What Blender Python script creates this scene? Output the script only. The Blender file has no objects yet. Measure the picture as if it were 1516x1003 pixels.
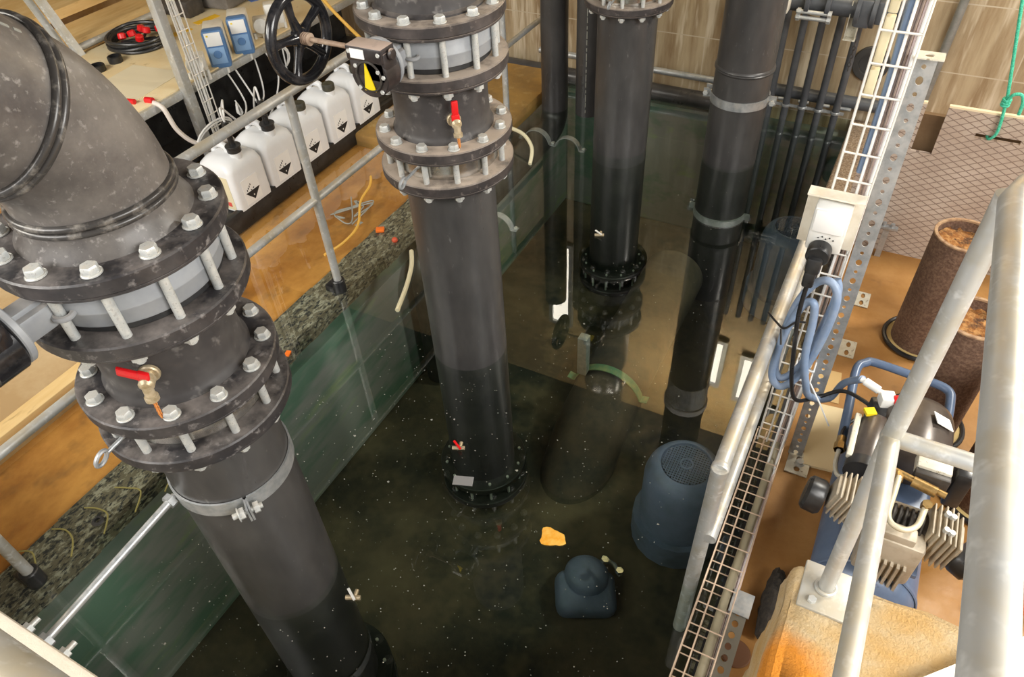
import bpy, bmesh, math, random
from mathutils import Vector, Matrix, Euler
random.seed(7)
PI = math.pi
S = bpy.context.scene
C = S.collection
V = Vector

# ------------------------------------------------------------------ materials
MATS = {}
def lk(nt, a, b): nt.links.new(a, b)
def mat(name, base, rough=.5, metal=0., c2=None, scale=6., lo=.4, hi=.65, detail=4., stretch=(1, 1, 1),
        c3=None, scale3=20., lo3=.55, hi3=.65, bump=0., bscale=40., dust=None, dlo=.35, dhi=.7, dscale=7.,
        spec=.5, blob=None, emit=None, estr=1., trans=0., rvar=0., gen=False):
    m = bpy.data.materials.new(name); m.use_nodes = True
    nt = m.node_tree; N = nt.nodes; P = N['Principled BSDF']
    P.inputs['Roughness'].default_value = rough
    P.inputs['Metallic'].default_value = metal
    P.inputs['Specular IOR Level'].default_value = spec
    if trans: P.inputs['Transmission Weight'].default_value = trans
    col = N.new('ShaderNodeRGB'); col.outputs[0].default_value = (*base, 1); cur = col.outputs[0]
    tc = N.new('ShaderNodeTexCoord'); mp = N.new('ShaderNodeMapping'); mp.inputs['Scale'].default_value = stretch
    lk(nt, tc.outputs['Object'], mp.inputs['Vector'])
    def noise(sc, det=4.):
        n = N.new('ShaderNodeTexNoise'); n.inputs['Scale'].default_value = sc; n.inputs['Detail'].default_value = det
        n.inputs['Roughness'].default_value = .66
        lk(nt, mp.outputs[0], n.inputs['Vector']); return n.outputs['Fac']
    def ramp(f, a, b):
        r = N.new('ShaderNodeMapRange'); r.inputs['From Min'].default_value = a; r.inputs['From Max'].default_value = b
        lk(nt, f, r.inputs['Value']); return r.outputs[0]
    def mix(fac, a, bcol):
        x = N.new('ShaderNodeMix'); x.data_type = 'RGBA'; lk(nt, fac, x.inputs['Factor']); lk(nt, a, x.inputs['A'])
        x.inputs['B'].default_value = (*bcol, 1); return x.outputs['Result']
    if c2: f = ramp(noise(scale, detail), lo, hi); cur = mix(f, cur, c2)
    if c3: cur = mix(ramp(noise(scale3, 3.), lo3, hi3), cur, c3)
    if blob:
        (bc, br, bcol) = blob; vd = N.new('ShaderNodeVectorMath'); vd.operation = 'DISTANCE'; lk(nt, tc.outputs['Object'], vd.inputs[0]); vd.inputs[1].default_value = bc
        dv = N.new('ShaderNodeMath'); dv.operation = 'MULTIPLY_ADD'; lk(nt, noise(7., 5.), dv.inputs[0]); dv.inputs[1].default_value = br * 1.1; lk(nt, vd.outputs['Value'], dv.inputs[2])
        cur = mix(ramp(dv.outputs[0], br * 1.75, br * 1.05), cur, bcol)
    if dust:
        g = N.new('ShaderNodeNewGeometry'); sx = N.new('ShaderNodeSeparateXYZ'); lk(nt, g.outputs['Normal'], sx.inputs[0])
        up = ramp(sx.outputs['Z'], .55, .95); nf = ramp(noise(dscale, 5.), dlo, dhi)
        mu = N.new('ShaderNodeMath'); mu.operation = 'MULTIPLY'; lk(nt, up, mu.inputs[0]); lk(nt, nf, mu.inputs[1])
        cur = mix(mu.outputs[0], cur, dust)
    lk(nt, cur, P.inputs['Base Color'])
    if rvar:
        r = N.new('ShaderNodeMapRange'); lk(nt, noise(scale * 1.7, 3.), r.inputs['Value'])
        r.inputs['From Min'].default_value = .3; r.inputs['From Max'].default_value = .7
        r.inputs['To Min'].default_value = max(.02, rough - rvar); r.inputs['To Max'].default_value = min(1, rough + rvar)
        lk(nt, r.outputs[0], P.inputs['Roughness'])
    if bump:
        b = N.new('ShaderNodeBump'); b.inputs['Strength'].default_value = bump; b.inputs['Distance'].default_value = .01
        lk(nt, noise(bscale, 5.), b.inputs['Height']); lk(nt, b.outputs[0], P.inputs['Normal'])
    if emit:
        P.inputs['Emission Color'].default_value = (*emit, 1); P.inputs['Emission Strength'].default_value = estr
    MATS[name] = m
    return m

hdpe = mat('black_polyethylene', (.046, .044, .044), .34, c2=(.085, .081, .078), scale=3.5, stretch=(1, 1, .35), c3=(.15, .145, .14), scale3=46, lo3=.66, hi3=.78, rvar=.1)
dimpipe = mat('water_dimmed_polyethylene', (.016, .017, .016), .4, c2=(.034, .034, .030), scale=5)  # darker pipe copy: paints how water dims everything below the waterline
hdpe_old = mat('scuffed_polyethylene', (.045, .041, .041), .5, c2=(.10, .092, .086), scale=4, lo=.42, hi=.7, c3=(.24, .225, .21), scale3=18, lo3=.6, hi3=.82, dust=(.34, .29, .25), dlo=.38, dhi=.85, rvar=.12)
hdpe_elbow = mat('dusty_polyethylene_bend', (.072, .064, .060), .40, c2=(.20, .18, .16), scale=3.5, detail=9, lo=.38, hi=.68, stretch=(1, 1, 1), c3=(.30, .28, .26), scale3=55, lo3=.58, hi3=.8, dust=(.27, .23, .19), dlo=.35, dhi=.8, dscale=4, rvar=.12)
ringm = mat('black_flange_coating', (.028, .026, .028), .42, c2=(.07, .062, .060), scale=9, lo=.4, hi=.7, c3=(.26, .24, .23), scale3=34, lo3=.58, hi3=.76, dust=(.21, .185, .17), dlo=.4, dhi=.7, dscale=9, rvar=.15)
ringd = mat('dust_covered_flange', (.035, .03, .03), .5, c2=(.09, .075, .07), scale=9, lo=.4, hi=.7, c3=(.28, .24, .21), scale3=30, lo3=.6, hi3=.8, dust=(.46, .38, .31), dlo=.25, dhi=.5, dscale=8, rvar=.15)
galv = mat('galvanised_steel', (.50, .51, .51), .42, .55, c2=(.36, .38, .39), scale=26, lo=.4, hi=.65, c3=(.62, .60, .55), scale3=9, lo3=.55, hi3=.8, rvar=.12)
galvd = mat('dusty_galvanised_steel', (.50, .51, .50), .45, .4, c2=(.40, .36, .26), scale=7, lo=.45, hi=.75, c3=(.66, .67, .66), scale3=30, lo3=.55, hi3=.7, dust=(.58, .50, .36), dlo=.3, dhi=.8, rvar=.12)
boltm = mat('zinc_bolt', (.52, .54, .53), .45, .3, c2=(.66, .66, .62), scale=60, c3=(.36, .36, .35), scale3=120, lo3=.55, hi3=.7, dust=(.60, .56, .49), dlo=.3, dhi=.7, dscale=40)
greyp = mat('grey_enamel', (.25, .265, .285), .4, c2=(.34, .35, .36), scale=8, lo=.4, hi=.75, dust=(.5, .45, .4), dlo=.3, dhi=.8)
rub = mat('black_rubber', (.018, .018, .019), .6, c2=(.04, .038, .036), scale=12)
blk = mat('black_plastic', (.012, .012, .013), .35, c2=(.03, .03, .03), scale=10, rvar=.1)
blkgl = mat('black_gloss_enamel', (.012, .012, .014), .18, c2=(.05, .045, .045), scale=14, lo=.5, hi=.8)
steel = mat('bright_steel', (.55, .53, .49), .22, .95, c2=(.40, .37, .33), scale=10, rvar=.08)
rust = mat('rust_brown_shaft', (.30, .20, .14), .7, .2, c2=(.45, .34, .25), scale=25)
brass = mat('brass_fitting', (.55, .36, .14), .35, .8, c2=(.35, .22, .08), scale=40)
brassw = mat('pale_brass', (.62, .52, .36), .4, .5, c2=(.45, .36, .22), scale=50)
redp = mat('red_plastic', (.72, .012, .015), .35)
yel = mat('yellow_marker', (.85, .62, .01), .4)
whitep = mat('white_plastic', (.80, .80, .77), .4, c2=(.70, .68, .62), scale=8)
whitep2 = mat('cream_plastic', (.78, .73, .62), .45, c2=(.68, .61, .48), scale=12)
canm = mat('translucent_white_canister', (.78, .79, .80), .38, c2=(.70, .71, .71), scale=4, lo=.4, hi=.7)
labelm = mat('white_paper_label', (.86, .86, .84), .6)
inkm = mat('black_ink', (.015, .015, .015), .6)
greyink = mat('grey_print', (.42, .40, .38), .6)
redink = mat('red_print', (.7, .10, .08), .6)
blue = mat('blue_pump_plastic', (.085, .19, .40), .35, c2=(.11, .23, .44), scale=8)
lblue = mat('pale_blue_panel', (.24, .40, .64), .35)
paintblue = mat('slate_blue_paint', (.085, .125, .205), .35, c2=(.125, .17, .255), scale=7, rvar=.08, c3=(.06, .08, .12), scale3=30, lo3=.66, hi3=.8)
motorm = mat('dull_blue_motor_paint', (.15, .18, .29), .55, c2=(.12, .155, .235), scale=9, c3=(.05, .06, .07), scale3=3, lo3=.5, hi3=.8)
hoseblue = mat('blue_grey_hose', (.20, .28, .42), .45, c2=(.27, .34, .46), scale=14)
whcab = mat('white_cable', (.82, .82, .80), .4)
pinkcab = mat('pale_pink_cable', (.66, .50, .43), .45)
browncab = mat('grey_brown_cable', (.32, .25, .21), .5)
cream = mat('cream_trunking', (.80, .71, .47), .5, c2=(.7, .62, .42), scale=10)
wirem = mat('zinc_wire', (.78, .76, .71), .4, .2)
wood = mat('pale_wood_board', (.68, .44, .17), .6, c2=(.78, .56, .26), scale=3, stretch=(3, .6, 3), c3=(.42, .25, .09), scale3=9, lo3=.62, hi3=.8)
bencht = mat('cream_worktop', (.80, .62, .34), .55, c2=(.82, .70, .46), scale=4, lo=.4, hi=.7, c3=(.52, .36, .16), scale3=15, lo3=.63, hi3=.8)
concw = mat('stained_block_wall', (.44, .345, .215), .8, detail=8, c2=(.26, .175, .09), scale=2.6, stretch=(3.2, 1, .4), lo=.44, hi=.66, c3=(.62, .53, .39), scale3=4, lo3=.52, hi3=.68, bump=.25, bscale=20)
conc = mat('sandy_concrete', (.60, .43, .22), .85, c2=(.62, .47, .27), scale=26, detail=8, lo=.45, hi=.55, c3=(.60, .34, .09), scale3=2.6, lo3=.5, hi3=.66, blob=((.15, .80, .92), .105, (.74, .27, .02)), bump=1., bscale=120)
concp = mat('pale_concrete', (.62, .55, .44), .85, c2=(.70, .62, .50), scale=8, bump=.3, bscale=60)
floorL = mat('rust_stained_floor', (.34, .12, .014), .7, c2=(.60, .27, .055), detail=9, scale=2.6, stretch=(1, .7, 1), lo=.38, hi=.62, c3=(.20, .085, .022), scale3=6, lo3=.55, hi3=.78, bump=.1, bscale=12)
slabm = mat('yellow_brown_slab', (.42, .24, .06), .7, c2=(.30, .18, .06), scale=4, c3=(.52, .36, .14), scale3=9, lo3=.55, hi3=.75, bump=.3, bscale=30)
floorR = mat('wet_sandy_floor', (.34, .155, .036), .5, c2=(.46, .24, .075), detail=9, scale=3.2, lo=.4, hi=.68, c3=(.24, .115, .035), scale3=5.5, lo3=.6, hi3=.75, bump=.12, bscale=30, rvar=.2)
kerbm = mat('dark_gritty_kerb', (.13, .11, .07), .85, c2=(.30, .28, .21), scale=42, stretch=(1, .5, 1), lo=.5, hi=.6, c3=(.02, .02, .018), scale3=60, lo3=.5, hi3=.6, bump=.8, bscale=60)
kerbr = mat('granular_brown_concrete', (.36, .25, .16), .9, c2=(.56, .44, .32), scale=70, lo=.45, hi=.6, c3=(.12, .08, .05), scale3=95, lo3=.55, hi3=.65, bump=.9, bscale=110)
pitg = mat('algae_green_pit_wall', (.13, .215, .165), .7, c2=(.29, .28, .275), scale=1.7, stretch=(1, .5, 1.6), lo=.40, hi=.53, c3=(.30, .36, .20), scale3=3.2, lo3=.58, hi3=.75, bump=.2, bscale=8)
pitb = mat('brown_pit_silt', (.15, .098, .062), .8, c2=(.030, .030, .025), scale=1.3, detail=8, c3=(.20, .135, .085), scale3=3, lo3=.5, hi3=.75, bump=.6, bscale=6)
plank = mat('plywood_wall_cladding', (.34, .23, .10), .6, c2=(.45, .33, .17), scale=2, stretch=(1, 1, 5), c3=(.34, .21, .09), scale3=5, lo3=.6, hi3=.75)
ceilm = mat('dark_steel_ceiling', (.03, .03, .032), .8)
rustd = mat('rusty_steel_casing', (.14, .075, .046), .85, c2=(.25, .15, .095), scale=85, lo=.42, hi=.62, c3=(.10, .055, .035), scale3=6, lo3=.5, hi3=.8, bump=.9, bscale=120)
rustfill = mat('orange_rust_crust', (.30, .115, .025), .9, c2=(.52, .27, .09), scale=45, lo=.45, hi=.62, c3=(.09, .038, .015), scale3=24, lo3=.48, hi3=.62, bump=1., bscale=60)
rimm = mat('pale_rust_rim', (.42, .27, .15), .8, c2=(.25, .14, .075), scale=40)
castm = mat('cast_aluminium', (.52, .46, .36), .5, .25, c2=(.40, .34, .25), scale=16)
darkcast = mat('dark_cast_iron', (.05, .045, .04), .45, .3, c2=(.09, .08, .07), scale=14)
motorbk = mat('brown_black_motor_shell', (.075, .06, .05), .3, .2, c2=(.11, .09, .075), scale=10)
green = mat('green_rope', (.03, .42, .24), .6, c2=(.10, .58, .40), scale=160, lo=.45, hi=.55)
oran = mat('orange_plastic', (.85, .18, .02), .45)
leafm = mat('orange_leaf', (.95, .42, .03), .6, c2=(.98, .58, .12), scale=30)
hosec = mat('cream_hose', (.74, .68, .46), .5)
hosey = mat('amber_hose', (.80, .46, .08), .5)
lump = mat('matt_black_lump', (.02, .017, .014), .95, c2=(.05, .04, .03), scale=50, bump=1., bscale=80)
tanb = mat('tan_board', (.44, .29, .135), .7, detail=8, c2=(.55, .40, .22), scale=3, c3=(.38, .24, .10), scale3=6, lo3=.6, hi3=.8)
kickm = mat('black_edge_strip', (.014, .014, .015), .7)
gplate = mat('pale_galvanised_plate', (.62, .58, .47), .5, .2, c2=(.72, .70, .60), scale=30, c3=(.34, .29, .2), scale3=60, lo3=.6, hi3=.7)
greytank = mat('dark_grey_plastic', (.12, .11, .10), .5, c2=(.18, .165, .15), scale=12)
strapg = mat('algae_coated_strap', (.13, .27, .15), .6, c2=(.34, .36, .16), scale=9)
ghost = mat('floating_scum', (.30, .30, .26), .8)

def brick_mat():                                       # blockwork joints on the wall
    m = MATS['stained_block_wall']; nt = m.node_tree; N = nt.nodes; P = N['Principled BSDF']
    src = P.inputs['Base Color'].links[0].from_socket
    tc = N.new('ShaderNodeTexCoord'); mp = N.new('ShaderNodeMapping'); mp.inputs['Rotation'].default_value = (PI / 2, 0, 0)
    lk(nt, tc.outputs['Object'], mp.inputs['Vector'])
    b = N.new('ShaderNodeTexBrick'); b.inputs['Scale'].default_value = 1.; b.inputs['Brick Width'].default_value = 1.3
    b.inputs['Row Height'].default_value = .42; b.inputs['Mortar Size'].default_value = .004
    lk(nt, mp.outputs[0], b.inputs['Vector'])
    x = N.new('ShaderNodeMix'); x.data_type = 'RGBA'; lk(nt, b.outputs['Fac'], x.inputs['Factor']); lk(nt, src, x.inputs['A'])
    x.inputs['B'].default_value = (.52, .44, .32, 1); lk(nt, x.outputs['Result'], P.inputs['Base Color'])
brick_mat()

def diamond_mat():                                     # anti-slip board: a pressed wire-mesh pattern
    m = mat('antislip_mesh_board', (.42, .325, .255), .6, c2=(.52, .425, .345), scale=4, c3=(.40, .29, .21), scale3=2.5, lo3=.55, hi3=.8)
    nt = m.node_tree; N = nt.nodes; P = N['Principled BSDF']; src = P.inputs['Base Color'].links[0].from_socket
    tc = N.new('ShaderNodeTexCoord'); s = N.new('ShaderNodeSeparateXYZ'); lk(nt, tc.outputs['Object'], s.inputs[0])
    def mth(op, a, b=None, v=None):
        n = N.new('ShaderNodeMath'); n.operation = op; lk(nt, a, n.inputs[0])
        if b is not None: lk(nt, b, n.inputs[1])
        if v is not None: n.inputs[1].default_value = v
        return n.outputs[0]
    a = mth('MULTIPLY', s.outputs['X'], v=15.); c = mth('MULTIPLY', s.outputs['Z'], v=29.)
    outs = []
    for op in ('ADD', 'SUBTRACT'):
        q = mth('FRACT', mth(op, a, c)); q = mth('ABSOLUTE', mth('SUBTRACT', q, v=.5)); outs.append(mth('LESS_THAN', q, v=.065))
    l = mth('MAXIMUM', outs[0], outs[1])
    x = N.new('ShaderNodeMix'); x.data_type = 'RGBA'; lk(nt, l, x.inputs['Factor']); lk(nt, src, x.inputs['A'])
    x.inputs['B'].default_value = (.24, .175, .135, 1); lk(nt, x.outputs['Result'], P.inputs['Base Color'])
    bp = N.new('ShaderNodeBump'); bp.inputs['Strength'].default_value = .6; bp.inputs['Distance'].default_value = .004; bp.invert = True
    lk(nt, l, bp.inputs['Height']); lk(nt, bp.outputs[0], P.inputs['Normal'])
    return m
meshm = diamond_mat()

def water_mat():
    m = bpy.data.materials.new('clear_flood_water'); m.use_nodes = True; nt = m.node_tree; N = nt.nodes
    N.remove(N['Principled BSDF']); out = N['Material Output']
    t = N.new('ShaderNodeBsdfTransparent'); t.inputs[0].default_value = (.93, .97, .94, 1)
    g = N.new('ShaderNodeBsdfGlossy'); g.inputs['Roughness'].default_value = .0; g.inputs['Color'].default_value = (1, 1, 1, 1)
    f = N.new('ShaderNodeFresnel'); f.inputs['IOR'].default_value = 1.6
    geo = N.new('ShaderNodeNewGeometry')
    # reflect only on the way in (outside face of the water body)
    inv = N.new('ShaderNodeMath'); inv.operation = 'SUBTRACT'; inv.inputs[0].default_value = 1.; lk(nt, geo.outputs['Backfacing'], inv.inputs[1])
    mu = N.new('ShaderNodeMath'); mu.operation = 'MULTIPLY'; lk(nt, f.outputs[0], mu.inputs[0]); lk(nt, inv.outputs[0], mu.inputs[1])
    x = N.new('ShaderNodeMixShader'); lk(nt, mu.outputs[0], x.inputs[0]); lk(nt, t.outputs[0], x.inputs[1]); lk(nt, g.outputs[0], x.inputs[2])
    lk(nt, x.outputs[0], out.inputs['Surface'])
    va = N.new('ShaderNodeVolumeAbsorption'); va.inputs['Color'].default_value = (.52, .62, .52, 1); va.inputs['Density'].default_value = .6
    lk(nt, va.outputs[0], out.inputs['Volume'])
    tx = N.new('ShaderNodeTexNoise'); tx.inputs['Scale'].default_value = 1.3; tx.inputs['Detail'].default_value = 1.
    tc = N.new('ShaderNodeTexCoord'); lk(nt, tc.outputs['Object'], tx.inputs['Vector'])
    b = N.new('ShaderNodeBump'); b.inputs['Strength'].default_value = .02; b.inputs['Distance'].default_value = .02
    lk(nt, tx.outputs['Fac'], b.inputs['Height']); lk(nt, b.outputs[0], g.inputs['Normal'])
    return m
waterm = water_mat()

# ------------------------------------------------------------------ geometry helper
def basis(d):
    d = V(d).normalized(); u = V((0, 0, 1)) if abs(d.z) < .95 else V((1, 0, 0))
    a = d.cross(u).normalized(); return a, d.cross(a).normalized()
def smooth_path(pts, n=6, closed=False):
    pts = [V(p) for p in pts]; L = len(pts); out = []
    rng = range(L if closed else L - 1)
    for i in rng:
        if closed: p0, p1, p2, p3 = pts[i - 1], pts[i], pts[(i + 1) % L], pts[(i + 2) % L]
        else: p0, p1, p2, p3 = pts[max(i - 1, 0)], pts[i], pts[i + 1], pts[min(i + 2, L - 1)]
        for k in range(n):
            t = k / n
            out.append(.5 * ((2 * p1) + (p2 - p0) * t + (2 * p0 - 5 * p1 + 4 * p2 - p3) * t * t + (3 * p1 - p0 - 3 * p2 + p3) * t ** 3))
    if not closed: out.append(pts[-1])
    return out
class G:
    def __init__(s): s.bm = bmesh.new()
    def box(s, c, size, rot=None, bev=0., seg=2):
        r = bmesh.ops.create_cube(s.bm, size=1.); vs = r['verts']
        for v in vs: v.co = V((v.co.x * size[0], v.co.y * size[1], v.co.z * size[2]))
        if bev:
            es = list({e for v in vs for e in v.link_edges})
            q = bmesh.ops.bevel(s.bm, geom=es, offset=bev, segments=seg, affect='EDGES', profile=.5)
            vs = list({v for f in q['faces'] for v in f.verts} | {v for v in vs if v.is_valid})
            seen = set(vs); st = list(vs)
            while st:
                for e in st.pop().link_edges:
                    for w in e.verts:
                        if w not in seen: seen.add(w); st.append(w)
            vs = list(seen)
        M = Matrix.Translation(V(c)) @ (Euler(rot).to_matrix().to_4x4() if rot is not None and not isinstance(rot, Matrix) else (rot.to_4x4() if rot is not None else Matrix()))
        for v in vs: v.co = M @ v.co
        return s
    def loft(s, rings, cap=True, closed=False):
        R = [[s.bm.verts.new(p) for p in r] for r in rings]; n = len(R[0])
        for i in range(len(R) if closed else len(R) - 1):
            a, b = R[i], R[(i + 1) % len(R)]
            for k in range(n): s.bm.faces.new((a[k], a[(k + 1) % n], b[(k + 1) % n], b[k]))
        if cap and not closed:
            s.bm.faces.new(list(reversed(R[0]))); s.bm.faces.new(R[-1])
        return s
    def tube(s, pts, r, seg=10, closed=False, cap=True):
        pts = [V(p) for p in pts]; L = len(pts); rings = []
        def tan(i):
            if closed: return (pts[(i + 1) % L] - pts[i - 1]).normalized()
            return (pts[min(i + 1, L - 1)] - pts[max(i - 1, 0)]).normalized()
        t0 = tan(0); a, b = basis(t0)
        for i in range(L):
            t = tan(i); q = t0.rotation_difference(t); a = q @ a; b = q @ b; t0 = t
            rr = r[i] if isinstance(r, (list, tuple)) else r
            rings.append([pts[i] + rr * (math.cos(2 * PI * k / seg) * a + math.sin(2 * PI * k / seg) * b) for k in range(seg)])
        return s.loft(rings, cap, closed)
    def cyl(s, p0, p1, r0, r1=None, seg=20): return s.tube([p0, p1], [r0, r0 if r1 is None else r1], seg)
    def lathe(s, prof, o=(0, 0, 0), axis=(0, 0, 1), seg=48, cap=False, phase=0.):
        o = V(o); d = V(axis).normalized(); a, b = basis(d)
        rings = [[o + d * z + r * (math.cos(phase + 2 * PI * k / seg) * a + math.sin(phase + 2 * PI * k / seg) * b) for k in range(seg)] for r, z in prof]
        closed = prof[0] == prof[-1]
        if closed: rings = rings[:-1]
        return s.loft(rings, cap, closed)
    def ring(s, o, ri, ro, z0, z1, axis=(0, 0, 1), seg=48, bev=.004):
        b = min(bev, (z1 - z0) / 3)
        return s.lathe([(ri, z0), (ro - b, z0), (ro, z0 + b), (ro, z1 - b), (ro - b, z1), (ri, z1), (ri, z0)], o, axis, seg)
    def disc(s, o, r, h, axis=(0, 0, 1), seg=24, bev=.003):
        return s.lathe([(r - bev, 0), (r, bev), (r, h - bev), (r - bev, h)], o, axis, seg, cap=True)
    def prism(s, poly, M, h):
        a = [s.bm.verts.new(M @ V((x, y, 0))) for x, y in poly]; b = [s.bm.verts.new(M @ V((x, y, h))) for x, y in poly]; n = len(a)
        s.bm.faces.new(list(reversed(a))); s.bm.faces.new(b)
        for k in range(n): s.bm.faces.new((a[k], a[(k + 1) % n], b[(k + 1) % n], b[k]))
        return s
    def sphere(s, c, r, sc=(1, 1, 1), u=20, v=12):
        q = bmesh.ops.create_uvsphere(s.bm, u_segments=u, v_segments=v, radius=r)
        for w in q['verts']: w.co = V((w.co.x * sc[0], w.co.y * sc[1], w.co.z * sc[2])) + V(c)
        return s
    def perf(s, o, ux, uy, w, L, n, hw, hh, t, alt=False):   # perforated steel strip: width along ux, length along uy
        o, ux, uy = V(o), V(ux).normalized(), V(uy).normalized(); nz = ux.cross(uy).normalized(); cell = L / n; K = 16
        for side in (0, 1):
            pass
        def P(x, y, z): return s.bm.verts.new(o + ux * x + uy * y + nz * z)
        for i in range(n):
            y0 = i * cell; cy = y0 + cell / 2; big = (not alt) or i % 2 == 0
            a, b = (hw, hh) if big else (hw * .62, hh * .55)
            loops = []
            for z in (0, t):
                out_, in_ = [], []
                for k in range(K):
                    an = 2 * PI * k / K; c_, s_ = math.cos(an), math.sin(an)
                    m = 1 / max(abs(c_), abs(s_)); out_.append(P(w / 2 + c_ * m * w / 2, cy + s_ * m * cell / 2, z)); in_.append(P(w / 2 + c_ * a, cy + s_ * b, z))
                loops.append((out_, in_))
            (o0, i0), (o1, i1) = loops
            for k in range(K):
                j = (k + 1) % K
                s.bm.faces.new((o1[k], o1[j], i1[j], i1[k])); s.bm.faces.new((o0[j], o0[k], i0[k], i0[j])); s.bm.faces.new((i0[k], i0[j], i1[j], i1[k]))
                s.bm.faces.new((o0[k], o0[j], o1[j], o1[k]))
        return s
    def mesh(s, name, sharp=40):
        bmesh.ops.recalc_face_normals(s.bm, faces=s.bm.faces)
        me = bpy.data.meshes.new(name); s.bm.to_mesh(me); s.bm.free()
        me.shade_smooth(); me.set_sharp_from_angle(angle=math.radians(sharp)); return me

def part(name, g, m, root, label=None):
    me = g.mesh(name) if isinstance(g, G) else g
    o = bpy.data.objects.new(name, me); C.objects.link(o)
    if m is not None: me.materials.clear(); me.materials.append(m)
    top = root
    while top.parent: top = top.parent
    if isinstance(g, G): me.transform(Matrix.Translation(-V(top.location)))
    o.parent = root
    if label: o['label'] = label
    return o
def tag(o, label, cat, group=None, kind=None):
    if label: o['label'] = label
    if cat: o['category'] = cat
    if group: o['group'] = group
    if kind: o['kind'] = kind
    return o
def thing(name, loc, label, cat, group=None):
    o = bpy.data.objects.new(name, None); C.objects.link(o); o.location = loc; o.empty_display_size = .1
    return tag(o, label, cat, group)
def solo(name, g, m, label, cat, group=None, kind=None):
    me = g.mesh(name); me.materials.append(m)
    xs = [v.co for v in me.vertices]
    c = V(((min(v.x for v in xs) + max(v.x for v in xs)) / 2, (min(v.y for v in xs) + max(v.y for v in xs)) / 2, min(v.z for v in xs)))
    me.transform(Matrix.Translation(-c)); o = bpy.data.objects.new(name, me); C.objects.link(o); o.location = c
    return tag(o, label, cat, group, kind)
def struct(name, g, m, label=None, sharp=40):
    me = g.mesh(name, sharp); me.materials.append(m); o = bpy.data.objects.new(name, me); C.objects.link(o); o['kind'] = 'structure'
    if label: o['label'] = label
    return o
def copy_tree(o, parent=None):
    c = o.copy(); C.objects.link(c)
    if parent: c.parent = parent
    for ch in list(o.children): copy_tree(ch, c)
    return c

# ------------------------------------------------------------------ setting
KX = -2.35                                   # inner face of the pit's left wall
struct('floor', G().box((-1.2, 2.7, -1.26), (2.9, 6., .2)), pitb, 'brown silted pit bottom under the water')
struct('wall_left', G().box((KX - .1, 2.7, -.665), (.2, 5.7, .95)), pitg, 'green algae covered left wall of the flooded pit')
struct('wall_right', G().box((.1, 2.7, -.62), (.2, 5.7, 1.06)), pitg, 'green stained right wall of the pit below the cable run')
struct('wall_back', G().box((-2., 5.4, .18), (14., .2, 3.2)), concw, 'stained tan block wall behind the pipes')
struct('wall_rear', G().box((-2., 5.4, 2.75), (14., .2, 1.94)), plank, 'wooden boarded upper back wall')
struct('wall_front', G().box((-2.6, -.13, -.15), (3.6, .5, 2.1), bev=.012), concp, 'pale concrete end wall of the walkway at the near side')
struct('wall_pit', G().box((-1.15, 5.25, -.62), (2.4, .1, 1.06)), pitg, 'green back wall of the pit below the water line')
struct('ceiling', G().box((-2., 1.5, 3.78), (14., 8.4, .12)), ceilm, 'dark ceiling')
struct('wall_side', G().box((-8., 2.2, 1.8), (.2, 6.4, 4.)), concw, 'tan wall at the far left')
kb = G()
for i in range(26):                           # gritty, slightly uneven kerb along the pit
    y0 = .14 + i * .138
    kb.box((KX - .1 + random.uniform(-.006, .006), y0 + .069, -.06), (.2, .139, .10 + random.uniform(-.004, .004)))
struct('trim_1', kb, kerbm, 'dark gritty kerb along the left edge of the pit')
struct('floor_left', G().box((-5.25, 2.75, -.09), (5.4, 5.4, .10)), floorL, 'orange rust stained floor under shallow water')
struct('trim_2', G().box((-2.99, 4.42, .0), (1.25, 1.5, .11), bev=.02), slabm, 'raised yellowish slab at the back left of the pit')
struct('trim_3', G().box((-3.75, 1.0, .0), (1.35, 1.9, .1), bev=.01), tanb, 'tan low step on the flooded floor at the left')
struct('trim_7', G().box((-3.12, 1.0, .06), (.09, 1.9, .04), bev=.008), wood, 'wooden batten along the edge of the tan step')
struct('floor_right', G().box((2.03, 2.75, -.08), (4., 5.3, .2)), floorR, 'wet sandy brown floor on the right')
struct('trim_4', G().box((-.105, 4.55, -.04), (.17, 1.45, .14), bev=.03), kerbr, 'granular brown kerb at the far right of the pit')
struct('trim_5', G().box((.0, 2.3, -.02), (.05, 4.2, .1)), kickm, 'black strip along the right edge of the pit')  # plain black strip at the pit edge
pl = G()
for dx, dy, w, h in ((0, 0, 2.2, .94),): pl.box((.115 + w / 2, -.05, .45), (w, 2.27, h), bev=.035, seg=3)
pl = struct('trim_6', pl, conc, 'sandy orange stained concrete plinth under the guard rail')
# uneven broken front edge of the plinth
sub = pl.modifiers.new('s', 'SUBSURF'); sub.subdivision_type = 'SIMPLE'; sub.levels = sub.render_levels = 5
tx = bpy.data.textures.new('chips', 'CLOUDS'); tx.noise_scale = .09
dm = pl.modifiers.new('d', 'DISPLACE'); dm.texture = tx; dm.strength = .035; dm.mid_level = .6; dm.texture_coords = 'LOCAL'
# water: one closed body filling the pit and covering the left floor
w = G(); prof = [(-7.8, .0), (.01, .0), (.01, -1.139), (KX - .004, -1.139), (KX - .004, -.05), (-7.8, -.05)]
w.loft([[V((x, y, z)) for x, z in prof] for y in (.13, 5.295)])
wo = struct('water', w, waterm, 'clear still flood water filling the pit and covering the floor', sharp=5)
for f in wo.data.polygons: f.use_smooth = False
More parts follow.
